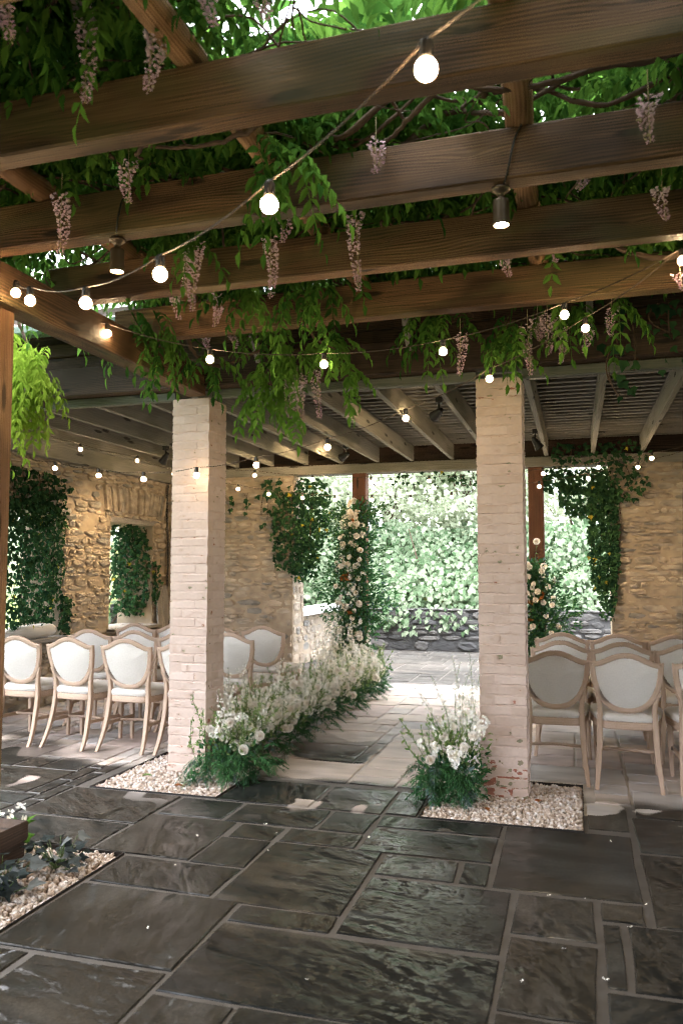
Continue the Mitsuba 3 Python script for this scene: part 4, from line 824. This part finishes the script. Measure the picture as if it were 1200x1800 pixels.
for p0, p1 in (((-.86, 5.44, .3), (-1.08, 5.40, .72)), ((-.80, 5.44, .3), (-.96, 5.40, .80)), ((-.78, 5.44, .35), (-.82, 5.42, .93)), ((-.74, 5.43, .3), (-.70, 5.40, .98)), ((-.76, 5.43, .3), (-.76, 5.40, .90)), ((-.68, 5.43, .3), (-.66, 5.39, .92)), ((-.72, 5.40, .3), (-.63, 5.38, .82)), ((-.84, 5.42, .35), (-.88, 5.38, .66)), ((-.76, 5.40, .3), (-.72, 5.36, .70)), ((-.70, 5.42, .3), (-.66, 5.36, .6))): b.spire(p0, p1, 62, .026, .020, .45)
for p in ((-.86, 5.29, .42), (-.66, 5.26, .44), (-.95, 5.26, .27), (-.80, 5.27, .30), (-.72, 5.28, .36)): rose(b.k, p, np.array([.1, -1, .35]) + r.normal(0, .25, 3), .036)
for p in ((-.80, 5.27, .33), (-.78, 5.25, .27), (-.62, 5.26, .48), (-.60, 5.27, .53), (-.74, 5.26, .33), (-.92, 5.28, .34), (-1.0, 5.32, .36)): b.puff(p, .035, 22, .02)
for _ in range(16): x0 = r.uniform(-1.0, -.66); b.twig((x0, 5.36, .2), (x0 + r.normal(-.08, .1), 5.32 + r.normal(0, .05), r.uniform(.36, .6)), 22)
b.done()
# planting at the lower left
def tuft(label, c, n, size, mat, seed, h=.16, name='leafy_plant', petal=0):
    rr = np.random.default_rng(seed); k = thing(name, label, 'plant'); m, st = MB(), MB(); c = np.asarray(c, float)
    a = rr.uniform(0, 6.28, n); rad = rr.uniform(.03, .14, n); p = c + np.stack([np.cos(a) * rad, np.sin(a) * rad, rr.uniform(.03, h, n)], 1)
    d = np.stack([np.cos(a), np.sin(a), rr.normal(.0, .35, n)], 1); sz = rr.uniform(*size, n); scatter(m, IVY, p, d, np.tile([0, 0, 1.0], (n, 1)) + rr.normal(0, .35, (n, 3)), sz)
    for q in p: tube([c + (0, 0, .0), (c * .4 + q * .6), q], .002, 4, st)
    m.put('leaves', mat, k, kind='stuff'); st.put('stems', 'm_stem', k, kind='stuff')
    if petal:
        m = MB(); p = c + rr.normal(0, .07, (petal, 3)) * [1, 1, .5] + [-.03, 0, h + .03]; scatter(m, FLORET, p, rdir(petal), rdir(petal, 1), .045); m.put('blossom', 'm_petal', k, kind='stuff')
tuft('dark silvery leafed plant in the lower left gravel near the paving corner', (-2.58, 3.60, -.02), 46, (.05, .09), 'm_heuchera', 1)
tuft('dark plant with silver veined leaves beside the plinth in the lower left gravel', (-2.62, 3.22, -.02), 56, (.06, .10), 'm_heuchera', 2)
tuft('dark leafed plant at the left frame edge of the lower left gravel', (-2.66, 2.86, -.02), 40, (.06, .10), 'm_heuchera', 3)
tuft('green plant with white blossom behind the plinth at the left edge', (-3.00, 3.72, -.02), 70, (.05, .08), 'm_leaf', 4, .15, petal=22)

# ------------------------------------------------------------------ lamps
LAMP = 0.225
def bulb_glow(v):
    v = v * LAMP
    return {'type': 'area', 'radiance': {'type': 'rgb', 'value': [v, v * .70, v * .38]}}
sk = lathe([(.0001, .042), (.011, .042), (.0145, .036), (.0145, .004), (.012, 0), (.0001, 0)], 10).ply('m_black')
def string_light(label, pts, sag=.03, lead=(None, None), v=36.0, rb=.0222):
    k = thing('string_light', label, 'string lights', 'strings of round bulbs'); P = [np.array(p) + (0, 0, .062) for p in pts]
    full = ([np.array(lead[0])] if lead[0] else []) + P + ([np.array(lead[1])] if lead[1] else [])
    path = []
    for a, c in zip(full[:-1], full[1:]):
        for t in np.linspace(0, 1, 7)[:-1]: path.append(a * (1 - t) + c * t - (0, 0, sag * 4 * t * (1 - t)))
    path.append(full[-1]); tube(path, .0027, 5).put('wire', 'm_cable', k, smooth=True)
    for p in pts:
        sc = put('socket', None, None, k, shape=sk, tw=T().translate([p[0], p[1], p[2] + .020]))
        scene[nk(f'{sc}__bulb')] = {'type': 'sphere', 'center': [float(q) for q in p], 'radius': rb, 'bsdf': {'type': 'ref', 'id': 'm_whitepaint'}, 'emitter': bulb_glow(v)}
string_light('string of bulbs nearest the camera, from the left post to the picture top', [(.70, .82, 2.70), (.22, 1.18, 2.60), (-.27, 1.52, 2.53), (-.74, 1.85, 2.46), (-1.24, 2.18, 2.45), (-1.73, 2.50, 2.51), (-2.22, 2.81, 2.67), (-2.58, 3.16, 2.86)], .02, ((1.3, .4, 2.98), (-2.70, 3.4, 2.98)))
string_light('string of bulbs across the pergola in front of the big hanging leaf spray', [(-2.68, 4.1, 2.94), (-2.0, 4.1, 2.73), (-1.31, 4.1, 2.65), (-.65, 4.1, 2.67), (-.03, 4.1, 2.81), (.53, 4.1, 3.03), (1.2, 3.9, 2.85), (1.85, 3.7, 2.72), (2.5, 3.5, 2.80)], .02, ((-2.72, 3.9, 3.02), (3.4, 3.2, 3.0)))
string_light('string of bulbs passing in front of both brick columns', [(.08, 4.6, 2.88), (-.49, 4.9, 2.70), (-1.06, 5.1, 2.52), (-1.66, 5.28, 2.38), (-2.22, 5.33, 2.28), (-2.70, 5.33, 2.22), (-3.39, 5.75, 2.26), (-4.08, 6.15, 2.36), (-4.87, 6.6, 2.51)], .02, ((.5, 4.2, 3.1), (-5.5, 6.9, 2.7)), v=13)
string_light('higher string of bulbs inside the barn crossing the wide opening', [(-3.81, 9.1, 2.69), (-3.05, 9.1, 2.61), (-2.32, 9.1, 2.56), (-1.62, 9.1, 2.55), (-.98, 9.1, 2.56), (-.33, 9.1, 2.59), (.26, 9.1, 2.64), (.81, 9.1, 2.72)], .02, ((-4.6, 9.1, 2.85), (1.4, 9.1, 2.92)), v=15)
string_light('lower string of bulbs inside the barn crossing the wide opening', [(-4.30, 9.7, 2.59), (-3.86, 9.7, 2.51), (-3.39, 9.7, 2.45), (-2.95, 9.7, 2.41), (-2.46, 9.7, 2.40), (-1.96, 9.7, 2.39), (-1.45, 9.7, 2.41), (-.92, 9.7, 2.46), (-.40, 9.7, 2.51), (.16, 9.7, 2.59), (.71, 9.7, 2.70)], .015, ((-4.9, 9.7, 2.75), (1.3, 9.7, 2.9)), v=15)
string_light('short string of bulbs under the plate of the left wall', [(-5.2, 7.48, 2.84), (-5.2, 8.66, 2.87), (-5.15, 9.5, 2.80)], .03, ((-5.3, 6.6, 2.98), (-5.2, 10.1, 2.9)), v=15)
def spot_at(p, target, inten, ang=34):
    inten = inten * LAMP
    return {'type': 'spot', 'to_world': T().look_at(origin=[float(a) for a in p], target=[float(a) for a in target], up=[.1, .2, .95] if abs(target[0] - p[0]) + abs(target[1] - p[1]) > .05 else [1, 0, 0]), 'cutoff_angle': float(ang), 'beam_width': float(ang * .45), 'intensity': {'type': 'rgb', 'value': [inten, inten * .70, inten * .36]}}
def can_lamp(x, y, z, label, inten, target):
    k = thing('pendant_lamp', label, 'lamp', 'can lamps under the second beam')
    lathe([(.0001, 0), (.036, -.001), (.038, -.012), (.024, -.020), (.016, -.030), (.013, -.040), (.020, -.046), (.0001, -.046)], 16, (x, y, z)).put('canopy', 'm_bronze', k, smooth=True)
    lathe([(.018, -.046), (.031, -.052), (.033, -.062), (.033, -.155), (.030, -.157), (.0295, -.07), (.0001, -.066)], 20, (x, y, z)).put('shade', 'm_bronze', k, smooth=40)
    m = lathe([(.0001, 0), (.0285, .0005)], 18, (x, y, z - .1535)); v, f, u = m.get()
    if np.cross(v[f[0, 1]] - v[f[0, 0]], v[f[0, 2]] - v[f[0, 0]])[2] > 0: f = f[:, ::-1]
    scene[f'{k}__glass'] = mikit.ply((v, f), 'm_whitepaint', emitter=bulb_glow(22))
    tube(spline([(x, y, z - .01), (x + .03, y - .055, z + .03), (x + .05, y - .06, z + .12), (x + .09, y - .06, z + .22)], 12), .004, 5).put('cord', 'm_black', k)
    scene[f'{k}_light'] = spot_at((x, y, z - .16), target, inten, 40)
can_lamp(-2.02, 3.155, 3.06, 'bronze can lamp hanging under the beam at the left', .5, (-2.2, 3.5, 0))
can_lamp(-.26, 3.155, 3.06, 'bronze can lamp hanging under the beam right of the middle', .5, (-.5, 3.9, 0))
def spotlight(p, target, label, inten, ang=45):
    k = thing('spotlight', label, 'lamp', 'black spotlights fixed to the joists'); p, t = np.array(p, float), np.array(target, float); d = unit(t - p)
    q = p + np.array([0, 0, -.10]); tube([p, p + (0, 0, -.05), q], .010, 6).put('bracket', 'm_black', k)
    e = trimesh.creation.box(extents=(.05, .06, .05)); e.apply_translation(p); put('mount', (np.array(e.vertices), np.array(e.faces)), 'm_black', k)
    tube([q - d * .05, q, q + d * .04, q + d * .085], [.018, .034, .040, .052], 14, cap=False).put('housing', 'm_black', k, smooth=True)
    x = unit(np.cross(d, [.1, .2, .9])); y = np.cross(d, x); a = np.arange(14) * 2 * math.pi / 14; c = q + d * .080
    V = np.vstack([c, c + .045 * (np.cos(a)[:, None] * x + np.sin(a)[:, None] * y)]); f = np.array([[0, 1 + i, 1 + (i + 1) % 14] for i in range(14)])
    if np.dot(np.cross(V[f[0, 1]] - V[0], V[f[0, 2]] - V[0]), d) < 0: f = f[:, ::-1]
    scene[f'{k}__lens'] = mikit.ply((V, f), 'm_whitepaint', emitter=bulb_glow(14))
    scene[f'{k}_light'] = spot_at(q + d * .10, t, inten, ang)
spotlight((-1.07, 6.5, 2.93), (-3.8, 10.3, 1.6), 'black spotlight on the joist right of the middle of the barn roof', 1.5, 40)
spotlight((-2.60, 9.0, 2.98), (-4.7, 10.25, 2.2), 'black spotlight at the back of the barn roof above the left opening edge', 1.15, 50)
spotlight((-.38, 8.4, 2.95), (.85, 9.2, .9), 'black spotlight beside the right column high in the barn roof', 2.6, 58)
spotlight((-4.55, 8.2, 2.93), (WX, 8.55, 1.35), 'black spotlight by the plate of the left wall', 1.6, 44)
k = thing('junction_box', 'small white junction box under the eave right of the right column', 'box'); e = trimesh.creation.box(bounds=[[-.29, 5.62, 2.86], [-.16, 5.68, 2.90]]); scene[k] = mikit.ply((np.array(e.vertices), np.array(e.faces)), 'm_whitepaint')
scene[f'{rf}_light'] = spot_at((.55, 6.9, 2.9), (.35, 6.4, 0), 2.2, 55); del scene[f'{rf}_light']

# ------------------------------------------------------------------ garden beyond
gw = thing('garden_wall', 'low dark fieldstone wall under the hedge across the far side of the patio', 'wall')
rubble_wall(gw, (-9.5, 14.85, 0), (1, 0, 0), (0, -1, 0), 15.5, .78, .45, [], mat='m_fieldstone', seed=41, rows=(.08, .2), width=(.18, .5), proud=(.01, .06))
cw = thing('garden_wall', 'low pale stone wall with a white coping left of the back opening', 'wall')
rubble_wall(cw, (-4.25, BY + .46, 0), (0, 1, 0), (1, 0, 0), 3.9, .78, .4, [], seed=42, rows=(.1, .2), width=(.18, .4), most=60, proud=(.004, .02))
beam((-4.40, BY + .40, .82), (-4.40, BY + 4.4, .82), .56, .08).put('coping', 'm_whitepaint', cw)
def hedge(label, x0, x1, y, z0, z1, depth, n, seed, size=(.09, .15), mat='m_hedge'):
    from meshkit import fbm as nf
    rr = np.random.default_rng(seed); k = thing('hedge', label, 'hedge'); m = MB()
    x = rr.uniform(x0, x1, n); t = rr.random(n); zt = z1 + 1.1 * (nf(np.stack([x * .8, x * 0, x * 0 + 3.7 * seed], 1), 3, 2) - .5); z = z0 + (zt - z0) * t
    from meshkit import fbm as nf
    b = nf(np.stack([x * .9, z * 1.2, x * 0 + seed], 1), 3, seed); yy = y + depth * t ** 1.4 * .8 - .9 * (b - .35) + .22 * rr.random(n); z = z - (t < .2) * .5 * rr.random(n) * b * (b > .42)
    nn = np.stack([rr.normal(0, .4, n), -1 + 0 * x, .55 + rr.normal(0, .4, n)], 1); s = rr.uniform(*size, n)
    scatter(m, LEAF, np.stack([x, yy, z], 1), np.stack([rr.normal(0, .5, n), -.5 + 0 * x, -.7 + rr.normal(0, .3, n)], 1), nn, s, s * .75)
    # inner shaded mass
    n2 = n // 2; x = rr.uniform(x0, x1, n2); t = rr.random(n2); scatter(m, LEAF, np.stack([x, y + .22 + depth * t ** 1.4 * .8 + .5 * rr.random(n2), z0 + (z1 - z0) * t], 1), rdir(n2, -.5), rdir(n2, .3), rr.uniform(*size, n2) * 1.6)
    m.put('leaves', mat, k, kind='stuff')
    for xx in np.arange(x0 + .5, x1, 1.2): tube([(xx, y + .5, z0 - .3), (xx + .1, y + .7, z0 + .6), (xx + rr.normal(0, .2), y + 1.0, z1 - .1)], [.03, .02, .01], 5).put('stem', 'm_bark', k)
hedge('dense leafy hedge overhanging the low stone wall behind the patio', -9.5, 5.5, 14.95, .62, 2.45, 1.9, 14000, 51)
hedge('unseen tall hedge behind the camera, added to block daylight from the rear', -5.0, 6.5, -5.0, .0, 5.2, .3, 9000, 53, (.12, .22), 'm_ivy')  # out of view, added to darken the foreground from behind
def tree(label, x, y, z, h, rad, seed, n=7000, mat='m_spring', size=(.10, .20), low=.22):
    rr = np.random.default_rng(seed); k = thing('tree', label, 'tree', 'trees behind the hedge')
    tp = spline([(x, y, z - .2), (x + rr.normal(0, .15), y, z + h * .35), (x + rr.normal(0, .3), y + rr.normal(0, .2), z + h * .8)], 12); tube(tp, np.linspace(.05 * h / 3, .015 * h / 3, 12), 8).put('trunk', 'm_bark', k, smooth=True)
    m = MB(); cl = []
    for _ in range(26):
        a = rr.uniform(0, 6.28); t = rr.uniform(low, 1.0); rr0 = rad * (1 - .5 * abs(t - .5)) * rr.uniform(.35, 1.0); c = np.array([x + rr0 * math.cos(a), y + rr0 * math.sin(a), z + h * t + rr.normal(0, .2)]); cl.append(c)
        i = min(11, int(t * 9)); tube(spline([tp[max(0, i - 2)], (tp[i] + c) / 2 + rr.normal(0, .1, 3), c], 8), np.linspace(.03, .006, 8), 5).put('limb', 'm_bark', k, smooth=True)
    for c in cl:
        q = int(n * .95) // 26; s = rr.uniform(.5, .9) * rad * .55; p = c + rr.normal(0, .5, (q, 3)) * [s * 1.2, s * 1.2, s * .7]; sz = rr.uniform(*size, q); scatter(m, LEAF4, p, rdir(q, -.4), rdir(q, .6), sz, sz * .7)
    m.put('crown', mat, k, kind='stuff')
tl = ['unseen pale green tree left of the pergola, added to cut daylight there', 'leftmost pale spring-green tree outside the windows of the left wall', 'second pale green tree from the left beyond the barn', 'tall pale green tree behind the left part of the hedge', 'light green tree above the middle of the hedge', 'light green tree above the hedge just right of the middle', 'tall light green tree seen right of the right column', 'green tree behind the right back wall', 'pale green tree high on the bank in the middle distance', 'pale green tree high on the bank to the right', 'pale green tree high on the bank to the left', 'bushy green tree just beyond the white coped wall']  # the first tree is out of view, added to weaken light from the left
for i, (x, y, h, rad, n) in enumerate([(-9.0, 2.5, 5.5, 2.2, 7000), (-9.8, 10.8, 9.5, 3.0, 9000), (-9.5, 14.5, 5.5, 2.3, 6000), (-7.0, 17.5, 5.5, 2.3, 8000), (-4.4, 18.5, 5.0, 2.2, 9000), (-2.2, 17.8, 4.6, 2.0, 9000), (.2, 18.3, 5.2, 2.2, 9000), (2.6, 17.6, 5, 2.2, 6000), (-3.6, 23, 6.5, 3.0, 7000), (1.0, 23, 6.5, 3.0, 7000), (-8.5, 23, 6.5, 3.0, 6000), (-6.4, 13.6, 3.6, 1.5, 6000)]):
    z = 0 if y < 15.2 else .75 + .10 * (y - 15.5); tree(tl[i], x, y, z - (.5 if y > 15 else 0), h, rad, 70 + i, n, low=.0 if y > 15 else .1)

k = thing('hedge', 'unseen hedge mass right of the pergola, added to block side daylight', 'hedge'); m = MB(); q = np.random.default_rng(54); n = 8000  # out of view, added to shut off light from the right
scatter(m, LEAF, np.stack([q.uniform(4.5, 5.0, n), q.uniform(-5, 5.4, n), q.uniform(0, 4.2, n)], 1), rdir(n, -.5), rdir(n), q.uniform(.12, .22, n), q.uniform(.09, .15, n)); m.put('leaves', 'm_ivy', k, kind='stuff')
# ------------------------------------------------------------------ small things on the paving
for (x, y, rot, mat, lab) in ((-3.10, 5.30, .4, 'm_sprig', 'yellowed leaf fallen on the gravel left of the left column'), (-.28, 5.42, 1.2, 'm_rust', 'curled brown leaf on the gravel right of the right column'), (-.55, 5.15, 2.2, 'm_rust', 'brown leaf lying on the gravel in front of the right column'), (-2.75, 5.12, .2, 'm_rust', 'brown leaf lying on the gravel in front of the left column')):
    k = thing('fallen_leaf', lab, 'leaf'); m = MB(); scatter(m, LEAF, [[x, y, .004]], [[math.cos(rot), math.sin(rot), .12]], [[.1, .1, 1.0]], .085, .045); v, f, u = m.get(); scene[k] = mikit.ply((v, f), mat, uv=u)
rr = np.random.default_rng(77)
for i in range(17):
    x, y = rr.uniform(-2.2, .6), rr.uniform(2.75, 4.9); n = 2
    k = thing('fallen_petal', 'tiny pale petal fallen on the wet dark paving', 'petal', 'petals fallen on the paving'); m = MB()
    scatter(m, PETAL, [[x, y, .007]] * n, np.c_[rr.normal(size=(n, 2)), np.zeros(n)], rdir(n, 2.5), rr.uniform(.008, .015, n)); v, f, u = m.get(); scene[k] = mikit.ply((v, f), 'm_petal', uv=u)
